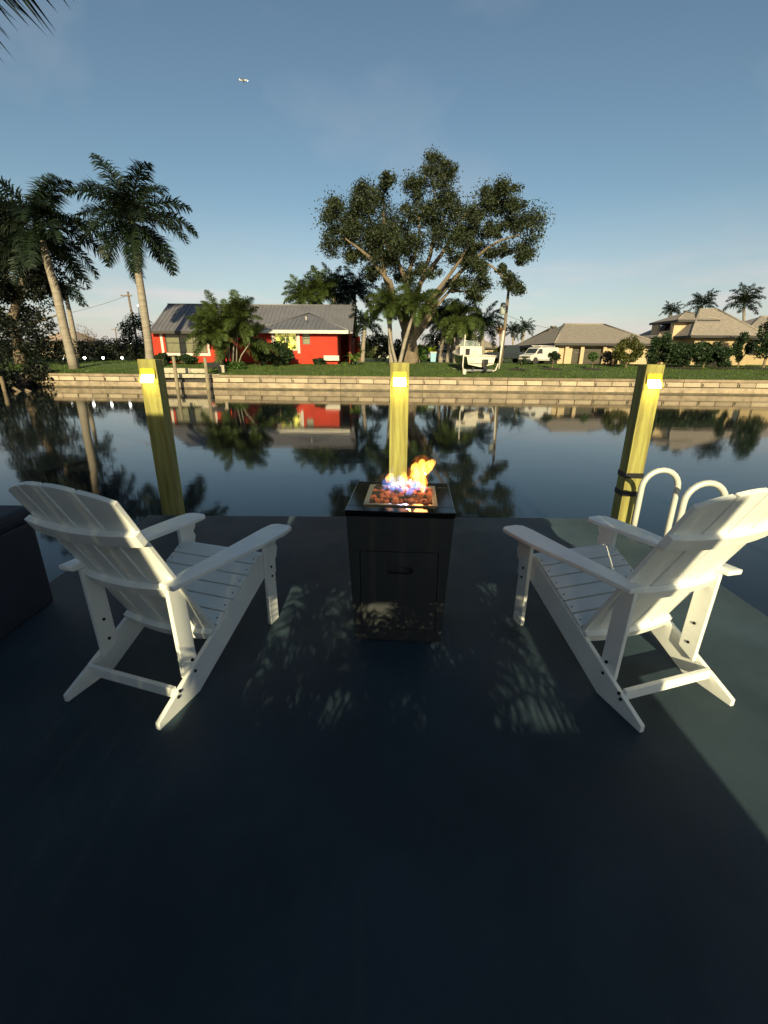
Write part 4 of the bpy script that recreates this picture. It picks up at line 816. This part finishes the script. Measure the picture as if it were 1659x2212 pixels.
# hip-roofed houses on the right
def hip(parent, org, x0, x1, y0, y1, ze, zr, m='tile', over=0, inset=None, fas=.22, name='roof', front_inset=None):
    d = (y1 - y0) / 2; ins = inset if inset is not None else min(d, (x1 - x0) / 2 - .01); ym = (y0 + y1) / 2
    a, b_ = (x0 + ins, ym, zr), (x1 - ins, ym, zr)
    slab_roof(name, m, [[(x0, y0, ze), (x1, y0, ze), b_, a], [(x0, y1, ze), a, b_, (x1, y1, ze)], [(x0, y1, ze), (x0, y0, ze), a], [(x1, y0, ze), (x1, y1, ze), b_]], .1, parent, org)
    f = MB(); f.box(x0, x1, y0 - .03, y0 - .002, ze - fas, ze + .0); f.box(x0 - .03, x0 - .002, y0, y1, ze - fas, ze); f.box(x1 + .002, x1 + .03, y0, y1, ze - fas, ze); f.build('fascia', 'soffit', parent, org=org)
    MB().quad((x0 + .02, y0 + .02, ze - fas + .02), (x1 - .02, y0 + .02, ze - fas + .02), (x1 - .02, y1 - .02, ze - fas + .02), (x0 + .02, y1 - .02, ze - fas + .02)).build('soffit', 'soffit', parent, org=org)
    for p0, p1 in (((x0, y0, ze), a), ((x1, y0, ze), b_), (a, b_)): MB().tube([Vector(p0) + Vector((0, 0, .03)), Vector(p1) + Vector((0, 0, .03))], .09, 6).build('ridge_tile', m, parent, org=org)
A0 = ongr(1560, 47); A0.z = .8
hA = empty('tile_roof_house', A0, 'tan stucco house with raised upper storey and brown tile hip roofs, far right', 'house', group='houses on the right bank')
Ya = 46.5
x0, x1 = at(1500, 740, Ya).x, at(1622, 740, Ya).x; zeA = at(1560, 724.5, Ya - .7).z
mw = MB(); wx0, wx1 = at(1470, 740, 49).x, at(1495, 740, 49).x
mw.box(x0, x1, Ya, Ya + .2, .5, zeA - .2); mw.box(x1 - .2, x1, Ya + .2, 60, .5, zeA - .2)
mw.build('front_wall', 'tan', hA, org=A0)
m5 = MB(); xa = at(1428, 740, 51).x; wall(m5, xa, x0 + .3, .5, zeA - .2, 51, 51.2, [(at(1476, 740, 51).x, at(1490, 740, 51).x, 1.6, 3.2)]); m5.box(x0, x0 + .2, Ya + .2, 51, .5, zeA - .2); m5.build('recessed_wall', 'cream', hA, org=A0)
window(hA, at(1476, 740, 51).x, at(1490, 740, 51).x, 1.6, 3.2, 51.06, 1, 1, 'glass', 'frame', .06, A0)
window(hA, x1 + 1.2, x1 + 2.6, 1.9, 3.3, 48.9, 2, 1, 'glass', 'frame', .06, A0)
m5 = MB(); m5.box(x1 - .1, x1 + 12, 49, 49.2, .5, zeA - .2); m5.build('side_wing_wall', 'tan', hA, org=A0)
hip(hA, A0, x0 - .9, x1 + .9, Ya - .7, 53.6, zeA, at(1574, 669, 49.7).z, inset=(x1 - x0) * .5, name='main_roof')
hip(hA, A0, x1 + .3, x1 + 13, 48.3, 60, zeA - .02, at(1640, 684, 54).z, name='wing_roof')
xa0 = at(1418, 740, 50).x
hip(hA, A0, xa0, x0 + 4, 50.0, 56, zeA - .04, zeA + 1.7, name='left_roof')
# upper storey
ux1 = at(1552, 700, 48.6).x; uzb = at(1500, 720, 48.6).z; uzt = at(1500, 690.4, 47.9).z
um = at(1457, 700, 48.6).x; m6 = MB(); m6.box(um + .01, ux1, 48.6, 48.8, uzb - 1.2, uzt - .2); m6.build('upper_wall', 'cream', hA, org=A0)
m7 = MB(); m7.box(um, um + .2, 48.81, 49.2, uzb - 1.5, uzt - .2); m7.box(um, um + .2, 49.2, 52.6, uzb - 1.5, uzt - .95); m7.box(um, um + .2, 51.4, 52.6, uzt - .949, uzt - .2); m7.build('balcony_wall', 'cream', hA, org=A0)
m7 = MB(); m7.box(um + 1.4, um + 1.5, 48.85, 52.5, uzb - 1.5, uzt - .2); m7.build('balcony_back', 'soffit', hA, org=A0)
hip(hA, A0, at(1464, 699, 47.9).x, at(1556, 690, 47.9).x, 47.9, 53, uzt, at(1500, 673, 50.4).z, inset=2.2, name='upper_roof')
# middle house
B0 = ongr(1290, 49); B0.z = .8
hB = empty('tile_roof_house', B0, 'low tan house with brown hip roof and dark garage doors behind the van', 'house', group='houses on the right bank')
Yb = 48.0; x0, x1 = at(1208, 745, Yb).x, at(1405, 740, Yb).x; zeB = at(1300, 741.5, Yb - .6).z
ga = (at(1236, 760, Yb).x, at(1254, 760, Yb).x); gb = (at(1262, 760, Yb).x, at(1302, 760, Yb).x); gzt = at(1280, 750, Yb).z
mw = MB(); wall(mw, x0, x1, .4, zeB - .2, Yb, Yb + .25, [(ga[0], ga[1], .4, gzt), (gb[0], gb[1], .4, gzt)]); mw.box(x0, x0 + .2, Yb + .25, 58, .4, zeB - .2); mw.build('front_wall', 'cream', hB, org=B0)
for g_ in (ga, gb):
    K = 4
    for k in range(K): MB().box(g_[0], g_[1], Yb + .12, Yb + .17, .5 + (gzt - .5) * k / K + .01, .5 + (gzt - .5) * (k + 1) / K - .01).build('garage_door_panel', mat('dark_garage_door', (.055, .045, .03), .6, var=.2, vscale=6), hB, org=B0)
for px_ in (1224, 1257.5, 1306): x = at(px_, 760, Yb - .3).x; MB().box(x - .17, x + .17, Yb - .35, Yb - .05, .5, zeB - .23).build('column', 'cream', hB, org=B0, bevel=.02)
MB().tube([(at(1313, 745, Yb - .3).x, Yb - .3, zeB - .25), (at(1310, 750, Yb).x, Yb - .06, zeB - .6), (at(1310, 750, Yb).x, Yb - .06, .6)], .05, 6).build('downpipe', 'soffit', hB, org=B0)
hip(hB, B0, x0 - .7, x1 + .6, Yb - .7, 60, zeB, at(1300, 701, 53.5).z, inset=3.0)
hip(hB, B0, at(1160, 745, 54).x, at(1300, 745, 54).x, 54.0, 66, at(1190, 747, 54).z, at(1230, 706, 60).z, inset=4.0, name='rear_roof')
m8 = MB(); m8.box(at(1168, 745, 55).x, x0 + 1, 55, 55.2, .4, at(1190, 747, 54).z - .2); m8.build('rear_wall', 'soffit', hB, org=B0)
MB().tube([at(1240, 742, 52), at(1240, 721, 52)], .03, 5).box(at(1236, 724, 52).x, at(1244.5, 724, 52).x, 51.98, 52.02, at(1240, 725, 52).z, at(1240, 724, 52).z).build('aerial', 'frame', hB, org=B0)
# far houses seen in gaps
C0 = ongr(1150, 66); hC = empty('far_house', C0, 'distant brown-roofed house left of the garage house', 'house', group='houses on the right bank')
MB().box(at(1135, 750, 66).x, at(1195, 750, 66).x, 66, 72, .5, 2.9).build('wall', 'tan', hC, org=C0); hip(hC, C0, at(1130, 750, 65).x, at(1200, 750, 65).x, 65.4, 73, 2.95, at(1150, 737, 70).z)
C1 = ongr(1000, 80); hC = empty('far_house', C1, 'distant brown-roofed house glimpsed behind the palm row', 'house', group='houses on the right bank')
MB().box(at(925, 750, 80).x, at(1075, 750, 80).x, 80, 86, .5, 3.0).build('wall', 'cream', hC, org=C1); hip(hC, C1, at(920, 750, 79).x, at(1080, 750, 79).x, 79.4, 88, 3.05, 5.2)
C2 = ongr(115, 66); hC = empty('far_house', C2, 'pinkish roof glimpsed between the dark tree and leaning palm', 'house')
MB().box(at(85, 750, 66).x, at(150, 750, 66).x, 66, 72, .5, 3.2).build('wall', 'cream', hC, org=C2); hip(hC, C2, at(80, 750, 65).x, at(155, 750, 65).x, 65.4, 73, 3.25, 4.9, mat('pink_tile', (.42, .3, .24), .85, var=.2, vscale=3))

# ------------------------------------------------------------------ vehicles
def wheel(parent, x, y, z, r=.36, w=.24, side=1):
    t = MB().tube([(x, y - w / 2, z), (x, y - w / 2 + .03, z), (x, y + w / 2 - .03, z), (x, y + w / 2, z)], [r * .9, r, r, r * .9], 20).build('wheel', 'tyre', parent)
    MB().tube([(x, y + side * (w / 2 + .001), z), (x, y + side * (w / 2 + .02), z)], [r * .6, r * .5], 14).build('rim', 'chrome', t)
vp = ongr(1163, 46.2); vn = empty('work_van', vp, 'white cargo van with ladder rack parked in front of the garage house', 'van', R(212)); vn.scale = (.76,) * 3
prof = [(-2.6, .42), (2.45, .42), (2.62, .55), (2.62, .95), (2.5, 1.08), (1.75, 1.25), (1.1, 1.95), (.9, 2.02), (-2.5, 2.05), (-2.62, 1.95)]
vb = MB(); hw = .98
ys = [(-hw, 1), (hw, 1)]
vv = []
for y, sgn in ((-hw + .12, 0), (-hw, .0), (hw, .0), (hw - .12, 0)):
    inn = abs(y) < hw - .05
    for x, z in prof: vv.append((x, y if z < 1.2 or not False else y, z) if not inn else (x * .995, y, z + (.03 if z > 1.9 else 0)))
# side surfaces lean in towards the roof
def vy(s, z): return s * (hw - max(0, z - 1.15) * .13)
n = len(prof); vv = [(x, vy(-1, z), z) for x, z in prof] + [(x, vy(1, z), z) for x, z in prof]
vb.add(vv, [tuple(range(n)), tuple(range(n, 2 * n))[::-1]] + [(i, n + i, n + (i + 1) % n, (i + 1) % n) for i in range(n)]); vb.build('body', 'van', vn, bevel=.05)
for s in (-1, 1):
    sw_ = [(1.62, 1.28), (.55, 1.28), (.55, 1.82), (1.12, 1.82)]
    MB().add([(x, vy(s, z) + s * .012, z) for x, z in sw_] + [(x, vy(s, z) - s * .02, z) for x, z in sw_], [(0, 1, 2, 3), (0, 4, 5, 1), (1, 5, 6, 2), (2, 6, 7, 3), (3, 7, 4, 0)]).build('side_window', 'glass', vn)
    MB().tube([(1.55, s * 1.0, 1.28), (1.55, s * 1.14, 1.36)], [.03, .09], 8).build('mirror', 'frame', vn)
    MB().box(-2.2, 2.2, s * .985 - .012, s * .985 + .012, .5, .56).build('side_moulding', 'chrome', vn)
    MB().box(2.6, 2.66, s * .72 - .14, s * .72 + .14, .78, .95).build('headlight', 'chrome', vn)
    MB().box(-2.65, -2.6, s * .85 - .06, s * .85 + .06, 1.0, 1.5).build('tail_light', mat('red_lens', (.3, .02, .01), .3), vn)
    MB().tube([(-2.2, s * .6, 2.22), (.9, s * .6, 2.22)], .03, 6).build('rack_rail', 'van', vn)
    for x in (1.72, -1.72): wheel(vn, x, s * .86, .36, side=s)
    for x in (1.72, -1.72):
        MB().tube([(x, s * .97, .40), (x, s * 1.0, .40)], .45, 20).build('wheel_arch', 'frame', vn)
for x in (-2.0, -.8, .5): MB().box(x - .03, x + .03, -.66, .66, 2.12, 2.19).build('rack_bar', 'van', vn)
for x in (-2.0, .5):
    for s in (-1, 1): MB().box(x - .02, x + .02, s * .64, s * .68, 2.03, 2.15).build('rack_foot', 'van', vn)
ws = [(1.70, 1.30), (1.14, 1.88)]
MB().add([(1.70 + .03, -.82, 1.31), (1.70 + .03, .82, 1.31), (1.15 + .03, .76, 1.87), (1.15 + .03, -.76, 1.87)], [(0, 1, 2, 3)]).build('windscreen', 'glass', vn)
MB().box(2.625, 2.65, -.5, .5, .72, .95).build('grille', 'frame', vn); MB().box(2.56, 2.72, -.96, .96, .46, .62).build('bumper', 'chrome', vn, bevel=.02)
def car(label, px_, Y, rz, paint, truck=False):
    p_ = ongr(px_, Y); c_ = empty('parked_car', p_, label, 'car', rz, 'cars parked beyond the lawn')
    pr = [(-2.2, .35), (2.15, .35), (2.25, .6), (2.1, .82), (1.2, .95), (.55, 1.42), (-.9, 1.45), (-1.5, 1.0), (-2.2, .95)] if not truck else [(-2.6, .45), (2.5, .45), (2.6, .7), (2.5, 1.0), (1.3, 1.12), (.8, 1.75), (-.7, 1.78), (-.8, 1.1), (-2.6, 1.1)]
    n = len(pr); w = .88; vy2 = lambda s, z: s * (w - max(0, z - .9) * .25)
    MB().add([(x, vy2(-1, z), z) for x, z in pr] + [(x, vy2(1, z), z) for x, z in pr], [tuple(range(n)), tuple(range(n, 2 * n))[::-1]] + [(i, n + i, n + (i + 1) % n, (i + 1) % n) for i in range(n)]).build('body', paint, c_, bevel=.05)
    for s in (-1, 1):
        sw_ = [(pr[4][0] - .2, 1.0), (-.9, 1.02), (-.75, 1.36), (.5, 1.34)] if not truck else [(1.1, 1.16), (-.55, 1.16), (-.55, 1.66), (.75, 1.66)]
        MB().add([(x, vy2(s, z) + s * .008, z) for x, z in sw_], [(0, 1, 2, 3)]).build('side_window', 'glass', c_)
        for x in (1.4, -1.4): wheel(c_, x, s * .78, .33, .33, .22, side=s)
        MB().box(pr[2][0] - .06, pr[2][0] + .01, s * .62 - .14, s * .62 + .14, .62, .76).build('headlight', 'chrome', c_)
    return c_
car('dark pickup truck half hidden left of the van', 1098, 50, R(200), 'darkcar', True)
car('pale car parked behind the palm row left of the boat', 955, 58, R(190), 'van')
car('white car glimpsed behind the fig trunk', 852, 60, R(180), 'van')

# ------------------------------------------------------------------ boat on its cradle
bo = at(1037, 806, 36.3); bo.z = gz(bo.x, 36.3); bt = empty('motor_boat', bo, 'small white and navy cabin boat on a cradle, stern towards the water', 'boat', R(11)); bt.scale = (1.04, 1.0, 1.0)
sec = []   # stations from stern (y=0) to bow (y=5.6): half beam at gunwale, half beam at chine, keel z, chine z, gunwale z
for y, bg_, bc, kz, cz, gz_ in ((0, 1.14, 1.0, .42, .62, 1.22), (1.4, 1.17, 1.03, .40, .62, 1.27), (2.8, 1.12, .95, .42, .68, 1.36), (4.2, .82, .60, .55, .86, 1.50), (5.2, .38, .22, .85, 1.12, 1.62), (5.75, .03, .02, 1.3, 1.42, 1.70)): sec.append([(-bg_, y, gz_), (-bc, y, cz), (0, y, kz), (bc, y, cz), (bg_, y, gz_)])
hm = MB(); V_ = [p for s in sec for p in s]; F_ = [(5 * i + j, 5 * i + j + 1, 5 * i + 6 + j, 5 * i + 5 + j) for i in range(5) for j in range(4)]
hm.add(V_, F_, True); hm.build('hull_side', 'hullblue', bt)
MB().add([(-1.13, -.012, 1.21), (-.99, -.012, .63), (0, -.012, .43), (.99, -.012, .63), (1.13, -.012, 1.21)], [(0, 1, 2, 3, 4)]).box(-.95, .95, -.14, -.02, .72, .79).build('transom', 'hull', bt)
# gunwale, deck, cabin
gm = MB()
for s in (-1, 1): gm.tube([(s * abs(q[0][0]), q[0][1], q[0][2] + .02) for q in sec], .06, 8)
gm.tube([(-1.14, 0, 1.24), (0, -.03, 1.25), (1.14, 0, 1.24)], .065, 8); gm.build('gunwale', 'hull', bt)
dk_ = MB(); dk_.add([(-1.1, 2.3, 1.33), (1.1, 2.3, 1.33), (.8, 4.2, 1.52), (.36, 5.2, 1.63), (0, 5.7, 1.70), (-.36, 5.2, 1.63), (-.8, 4.2, 1.52)], [tuple(range(7))]); dk_.add([(-1.0, .05, .85), (1.0, .05, .85), (1.0, 2.3, .85), (-1.0, 2.3, .85)], [(0, 1, 2, 3)])
for s in (-1, 1): dk_.add([(s * 1.1, .02, 1.22), (s * 1.1, 2.3, 1.33), (s * 1.0, 2.3, .85), (s * 1.0, .05, .85)], [(0, 1, 2, 3)])
dk_.build('deck', 'hull', bt)
cb = MB(); wall(cb, -.92, .92, .85, 1.98, 2.3, 2.36, [(-.42, -.06, 1.0, 1.80)])
cb.add([(-.92, 2.36, 1.98), (.92, 2.36, 1.98), (.55, 4.0, 1.78), (-.55, 4.0, 1.78), (-.95, 2.36, 1.3), (.95, 2.36, 1.3), (.6, 4.1, 1.5), (-.6, 4.1, 1.5)], [(0, 1, 2, 3), (4, 0, 3, 7), (1, 5, 6, 2), (3, 2, 6, 7)]); cb.build('cabin', 'hull', bt)
MB().box(-.42, -.06, 2.4, 2.45, 1.0, 1.8).build('cabin_door', 'black', bt)
MB().tube([(.42, 2.1, 1.45), (.42, 2.29, 1.5)], [.18, .16], 14).build('helm', 'hull', bt); MB().box(.2, .7, 1.75, 2.2, .86, 1.3).build('helm_seat', 'hull', bt, bevel=.04)
wf = MB()
for a, b_ in (((-.85, 2.5, 1.99), (-.7, 2.8, 2.42)), ((.85, 2.5, 1.99), (.7, 2.8, 2.42)), ((-.7, 2.8, 2.42), (.7, 2.8, 2.42)), ((-.25, 2.6, 1.98), (-.22, 2.8, 2.42)), ((.25, 2.6, 1.98), (.22, 2.8, 2.42))): wf.tube([a, b_], .022, 6)
wf.build('windscreen_frame', 'chrome', bt)
gm_ = bpy.data.materials.new('clear_screen'); gm_.use_nodes = True; g_ = gm_.node_tree; pp = g_.nodes['Principled BSDF']; pp.inputs['Base Color'].default_value = (.35, .42, .40, 1); pp.inputs['Roughness'].default_value = .05; pp.inputs['Alpha'].default_value = .35
MB().quad((-.83, 2.52, 2.0), (.83, 2.52, 2.0), (.69, 2.79, 2.4), (-.69, 2.79, 2.4)).build('windscreen', gm_, bt)
eng = MB(); eng.box(.02, .36, -.55, -.2, .62, 1.0); eng.box(.1, .28, -.5, -.25, .25, .62); eng.tube([(.19, -.42, .22), (.19, -.62, .22)], [.14, .02], 8); eng.build('outboard_motor', 'black', bt, bevel=.04)
MB().box(-.85, -.45, -.1, -.02, .85, 1.02).build('hatch', 'trim', bt, bevel=.01)
# cradle
crd = empty('boat_cradle', bo, 'white pole boat cradle holding the boat at the seawall', 'boat cradle', R(11)); crd.scale = (1.04, 1.0, 1.0)
for y in (.3, 3.2): MB().box(-1.15, 1.15, y, y + .12, .12, .26).build('cross_beam', 'chrome', crd)
for s in (-1, 1):
    MB().box(s * .7 - .06, s * .7 + .06, -.25, 4, .0, .118).build('rail', 'black', crd)
    MB().box(s * .55 - .08, s * .55 + .08, .0, 3.6, .262, .42 + .0).build('bunk', 'black', crd)
    MB().tube([(s * 1.0, .1, .12), (s * 1.3, .1, .18), (s * 1.36, .1, .55), (s * 1.36 + .05, .1, 2.75)] if s < 0 else [(1.0, .1, .12), (1.25, .1, .2), (1.42, .1, .7)], .05, 8).build('guide_pole', 'trim', crd)
wp0, wp1 = at(1078, 788, 39.5), at(1088, 715.5, 39.5); t = empty('white_pole', Vector((wp0.x, 39.5, gz(wp0.x, 39.5))), 'plain white pole leaning beside the wooden utility pole', 'pole')
MB().tube([Vector((wp0.x, 39.5, gz(wp0.x, 39.5) - .1)), wp1], .085, 10).build('pole', 'trim', t, org=t.location); MB().tube([wp1, wp1 + Vector((.01, 0, .05))], [.1, .08], 10).build('pole_cap', 'trim', t, org=t.location)
p_ = at(1003, 806, 35.4); p_.z = gz(p_.x, 35.4); t = tag(MB().tube([(0, 0, 0), (0, 0, .05), (0, 0, .32), (0, 0, .42)], [.10, .15, .14, .06], 12).build('white_buoy', 'trim', loc=p_), 'white float lying by the left foot of the boat cradle', 'buoy')
# blue bin
p_ = ongr(935, 50.5); t = empty('wheelie_bin', p_, 'pale blue bin under the small lime palm', 'bin')
MB().add([(-.26, -.26, .05), (.26, -.26, .05), (.26, .26, .05), (-.26, .26, .05), (-.33, -.33, .98), (.33, -.33, .98), (.33, .33, .98), (-.33, .33, .98)], [(3, 2, 1, 0), (4, 5, 6, 7), (0, 1, 5, 4), (1, 2, 6, 5), (2, 3, 7, 6), (3, 0, 4, 7)]).build('bin_body', 'bluebin', t, bevel=.02)
MB().box(-.36, .36, -.38, .36, .985, 1.07).build('bin_lid', 'trim', t, bevel=.02)

# ------------------------------------------------------------------ poles, wires, lights
def upole(label, base, top, Y, r=.15, arm=True, trf=False):
    b = at(*base, Y); b.z = gz(b.x, Y) - .1; tp = at(*top, Y); t = empty('utility_pole', b, label, 'utility pole', 0, 'utility poles')
    MB().tube([b, (b + tp) / 2, tp], [r, r * .9, r * .75], 10).build('pole', 'wood', t, org=b)
    if arm:
        MB().box(tp.x - .9, tp.x + .5, Y - .2, Y - .08, tp.z - .55, tp.z - .43).build('crossarm', 'wood', t, org=b)
        for dx in (-.8, -.3, .4): MB().tube([(tp.x + dx, Y - .14, tp.z - .43), (tp.x + dx, Y - .14, tp.z - .25)], [.05, .03], 8).build('insulator', 'transf', t, org=b)
    if trf: c = at(1086.5, 667, Y - .35); MB().tube([c - Vector((0, 0, .55)), c - Vector((0, 0, .5)), c + Vector((0, 0, .45)), c + Vector((0, 0, .55))], [.2, .26, .26, .12], 14).build('transformer', 'transf', t, org=b)
    return tp
t1 = upole('tall leaning utility pole with transformer between boat and van', (1081.6, 789), (1098.6, 628), 48, .17, False, True)
t2 = upole('thin utility pole with crossarm left of the red house', (297, 740), (276, 630), 62, .16)
t3 = upole('far small utility pole above the hedge', (251, 745), (249, 707), 110, .14)
t4 = upole('thin utility pole rising behind the palm row and boat', (1026, 780), (1029, 688), 75, .13)
def wire(a, b_, sag, label):
    K = 16; pts = [Vector(a).lerp(Vector(b_), k / K) - Vector((0, 0, sag * 4 * (k / K) * (1 - k / K))) for k in range(K + 1)]
    o = MB().tube(pts, .018, 4).build('power_wire', 'frame'); tag(o, label, 'wire', 'overhead power wires')
wire(at(1093, 680, 48), at(1215, 712, 53), .25, 'sagging power wire from the transformer pole to the tile roof')
wire(t2 - Vector((0, 0, .4)), at(60, 690, 62), .4, 'power wire running left from the crossarm pole')
for i, (x, lab) in enumerate(((44, 'leftmost white garden light under the dark tree'), (137, 'white garden light left of the leaning palm trunk'), (184, 'white garden light right of the leaning palm trunk'), (224, 'white garden light midway between the two tall palms'), (265, 'white garden light nearest the second tall palm'))):
    p_ = ongr(x, 43.5); t = empty('garden_light', p_, lab, 'garden light', 0, 'garden lights along the hedge')
    zc = at(x, 773, 43.5).z - p_.z; MB().tube([(0, 0, -.05), (0, 0, max(.12, zc - .1))], .02, 6).build('stake', 'frame', t)
    MB().tube([(0, 0, zc - .10), (0, 0, zc - .08), (0, 0, zc), (0, 0, zc + .08), (0, 0, zc + .10)], [.03, .08, .12, .08, .03], 10).build('globe', 'glob', t)
for x, y, Y, r, lab in ((941, 733, 60, .14, 'bright street lamp among the palms left of the boat'), (283, 743, 75, .18, 'bright distant lamp by the hedge left of the red house'), (298, 660, 60, .07, 'tiny bright lamp by the tree above the hedge')):
    c = at(x, y, Y); b = Vector((c.x, Y, gz(c.x, Y))); t = empty('street_lamp', b, lab, 'lamp', 0, 'distant lit lamps')
    MB().tube([(0, 0, -.1), (0, 0, c.z - b.z - r)], .05, 6).build('lamp_post', 'wood', t); zc = c.z - b.z
    MB().tube([(0, 0, zc - r), (0, 0, zc - r * .7), (0, 0, zc), (0, 0, zc + r * .7), (0, 0, zc + r)], [r * .2, r * .72, r, r * .72, r * .2], 10).build('lamp_globe', 'glob', t)
# bird-like stain object on the wall skipped; tiny aeroplane
pc = at(526, 173.5, 420); pn = empty('aeroplane', pc, 'tiny aeroplane with bright light high in the left sky', 'aeroplane'); pn.scale = (.6,) * 3
MB().tube([(-5.2, 0, -.1), (-4, 0, 0), (0, 0, .05), (4.2, 0, .1), (5.2, 0, .0)], [.15, .5, .62, .5, .1], 10).build('fuselage', 'hull', pn)
MB().prism([(-1.2, 0), (1.0, 0), (-.6, 6.5), (-1.5, 6.5)], .12).prism([(-1.5, -6.5), (-.6, -6.5), (1.0, 0), (-1.2, 0)], .12).build('wing', 'hull', pn)
MB().prism([(-5.2, 0), (-3.9, 0), (-4.9, 1.8), (-5.5, 1.8)], .1, lambda a, b_, c: (a, c, b_)).build('tail_fin', 'hull', pn)
MB().tube([(4.9, -.1, -.5), (5.2, -.1, -.5), (5.7, -.1, -.5)], [.3, .55, .2], 10).build('landing_light', mat('plane_light', (.9, .9, .8), .4, emit=(1, .97, .85), estr=3), pn)

# ------------------------------------------------------------------ near shore: palm over the corner, unseen fence, roof and planting added to shape the sun
frond_mesh('coco', 8, 12, 0, 'l_palm', nleaf=70, wid=.008, lf=.20, sag=.8, twist=.6)
pb = Vector((-7.6, -.9, -.1)); cp = empty('coconut_palm', pb, 'coconut palm whose frond tips hang into the top left corner', 'palm tree')
pt = Vector((-6.3, 4.0, 3.5)) - pb
MB().tube([pb, pb + Vector((.4, 2.1, 2.1)), pb + Vector((.8, 3.6, 3.0)), pb + pt], [.2, .17, .15, .13], 12).build('trunk', 'palmbark', cp, org=pb)
for T_, fr in ((at(45, -70, 4.0), .90), (at(-60, 20, 3.7), .86), (at(-15, -40, 4.6), .88)):
    d_ = T_ - (pb + pt); s_c = d_.length / fr
    link('frond', FR['coco'], cp, tuple(pt), (0, -math.asin(d_.z / d_.length), math.atan2(d_.y, d_.x)), (s_c,) * 3)
for az, el, s_c in ((130, 5, 4.0), (175, 5, 4.2), (215, 0, 4.2), (260, 6, 4.2), (300, 0, 3.6)):
    link('frond', FR['coco'], cp, tuple(pt), (0, R(-el), R(az)), (s_c,) * 3)
fe = empty('shade_fence', (0, -4, 0), 'unseen timber board fence added behind the viewer to shape the sunlight', 'fence'); FYY = -4.0  # added out of view to throw the dock's shade
bd = {}
def board(x, z0, z1, w=.148):
    k = (round(z0, 3), round(z1, 3), w)
    if k not in bd: o = MB().box(-w / 2, w / 2, -.012, .012, z0, z1).build('board', 'wood', fe); bd[k] = o.data
    else: o = link('board', bd[k], fe)
    o.location = (x, 0, 0)
FT = 3.04
x = 1.28 - .074
while x > -9:
    if -.70 < x < .82: board(x, -.06, 2.0); board(x, 2.47, FT if x > -.3 else 4.0)  # opening cut so sun reaches the fire table as dapples
    elif -.95 < x < -.80: board(x, -.06, 2.0); board(x + .032, 2.001, FT, .084); board(x, FT + .001, 4.0)  # slit cut to light the left chair's edge
    else: board(x, -.06, FT if x > -.3 else 4.0)
    x -= .1485
for z in (.3, 1.0): MB().box(-9, 1.28, .014, .06, z, z + .09).build('fence_rail', 'wood', fe)
pr = empty('shade_roof', (0, .3, 0), 'flat unseen porch roof above the viewer, added to shade the near dock', 'roof')  # added out of view to darken the near deck
MB().box(-5.6, 5.2, -.9, 1.3, 3.8, 3.96).build('roof_deck', 'roofwood', pr, org=(0, .3, 0))
for k in range(13): MB().box(-5.5 + k * .85, -5.4 + k * .85, -.88, 1.28, 3.66, 3.798).build('rafter', 'roofwood', pr, org=(0, .3, 0))
for x_ in (-5.4, 5.0): MB().box(x_ - .07, x_ + .07, -.85, -.71, -.2, 3.66).build('shade_roof_post', 'roofwood', pr, org=(0, .3, 0))
# unseen palms added to dapple sun from the fence gap, added shrub left
pr_ = random.Random(PSEED)
for bx_, by, lab in ((-.5, -1.0, 'unseen potted palm added behind the viewer for dapples, left plant'), (.1, -1.25, 'unseen potted palm added behind the viewer for dapples, middle plant'), (.42, -1.0, 'unseen potted palm added behind the viewer for dapples, right plant')):
    t = empty('dapple_palm', (bx_, by, 0), lab, 'palm', 0, 'unseen palms added for dapples')
    MB().tube([(0, 0, 0), (0, 0, .02), (0, 0, .3), (0, 0, .31)], [.12, .13, .17, .15], 14).build('pot', 'navy', t)
    for k in range(4): MB().tube([(pr_.uniform(-.06, .06), pr_.uniform(-.06, .06), .29), (pr_.uniform(-.1, .1), pr_.uniform(-.1, .1), 1.0)], [.015, .01], 6).build('stem', 'shaft', t)
    for k in range(PN):
        link('frond', FR[f'pot{pr_.choice((0, 1, 1, 2, 3))}'], t, (pr_.uniform(-.1, .1), pr_.uniform(-.1, .1), pr_.uniform(.55, 1.1)), (pr_.uniform(-.25, .25), 0, pr_.uniform(0, 6.28)), (pr_.uniform(.55, .95),) * 3)
bush('shrub', 'unseen tall loose shrub added behind the viewer on the left as a light screen', 0, 0, 2.4, 3.0, 'l_shrub', .13, 16, .6, per=120, base=Vector((-2.6, -3.0, -.06)), group='unseen planting added for shade')  # added out of view to break up light on the left post
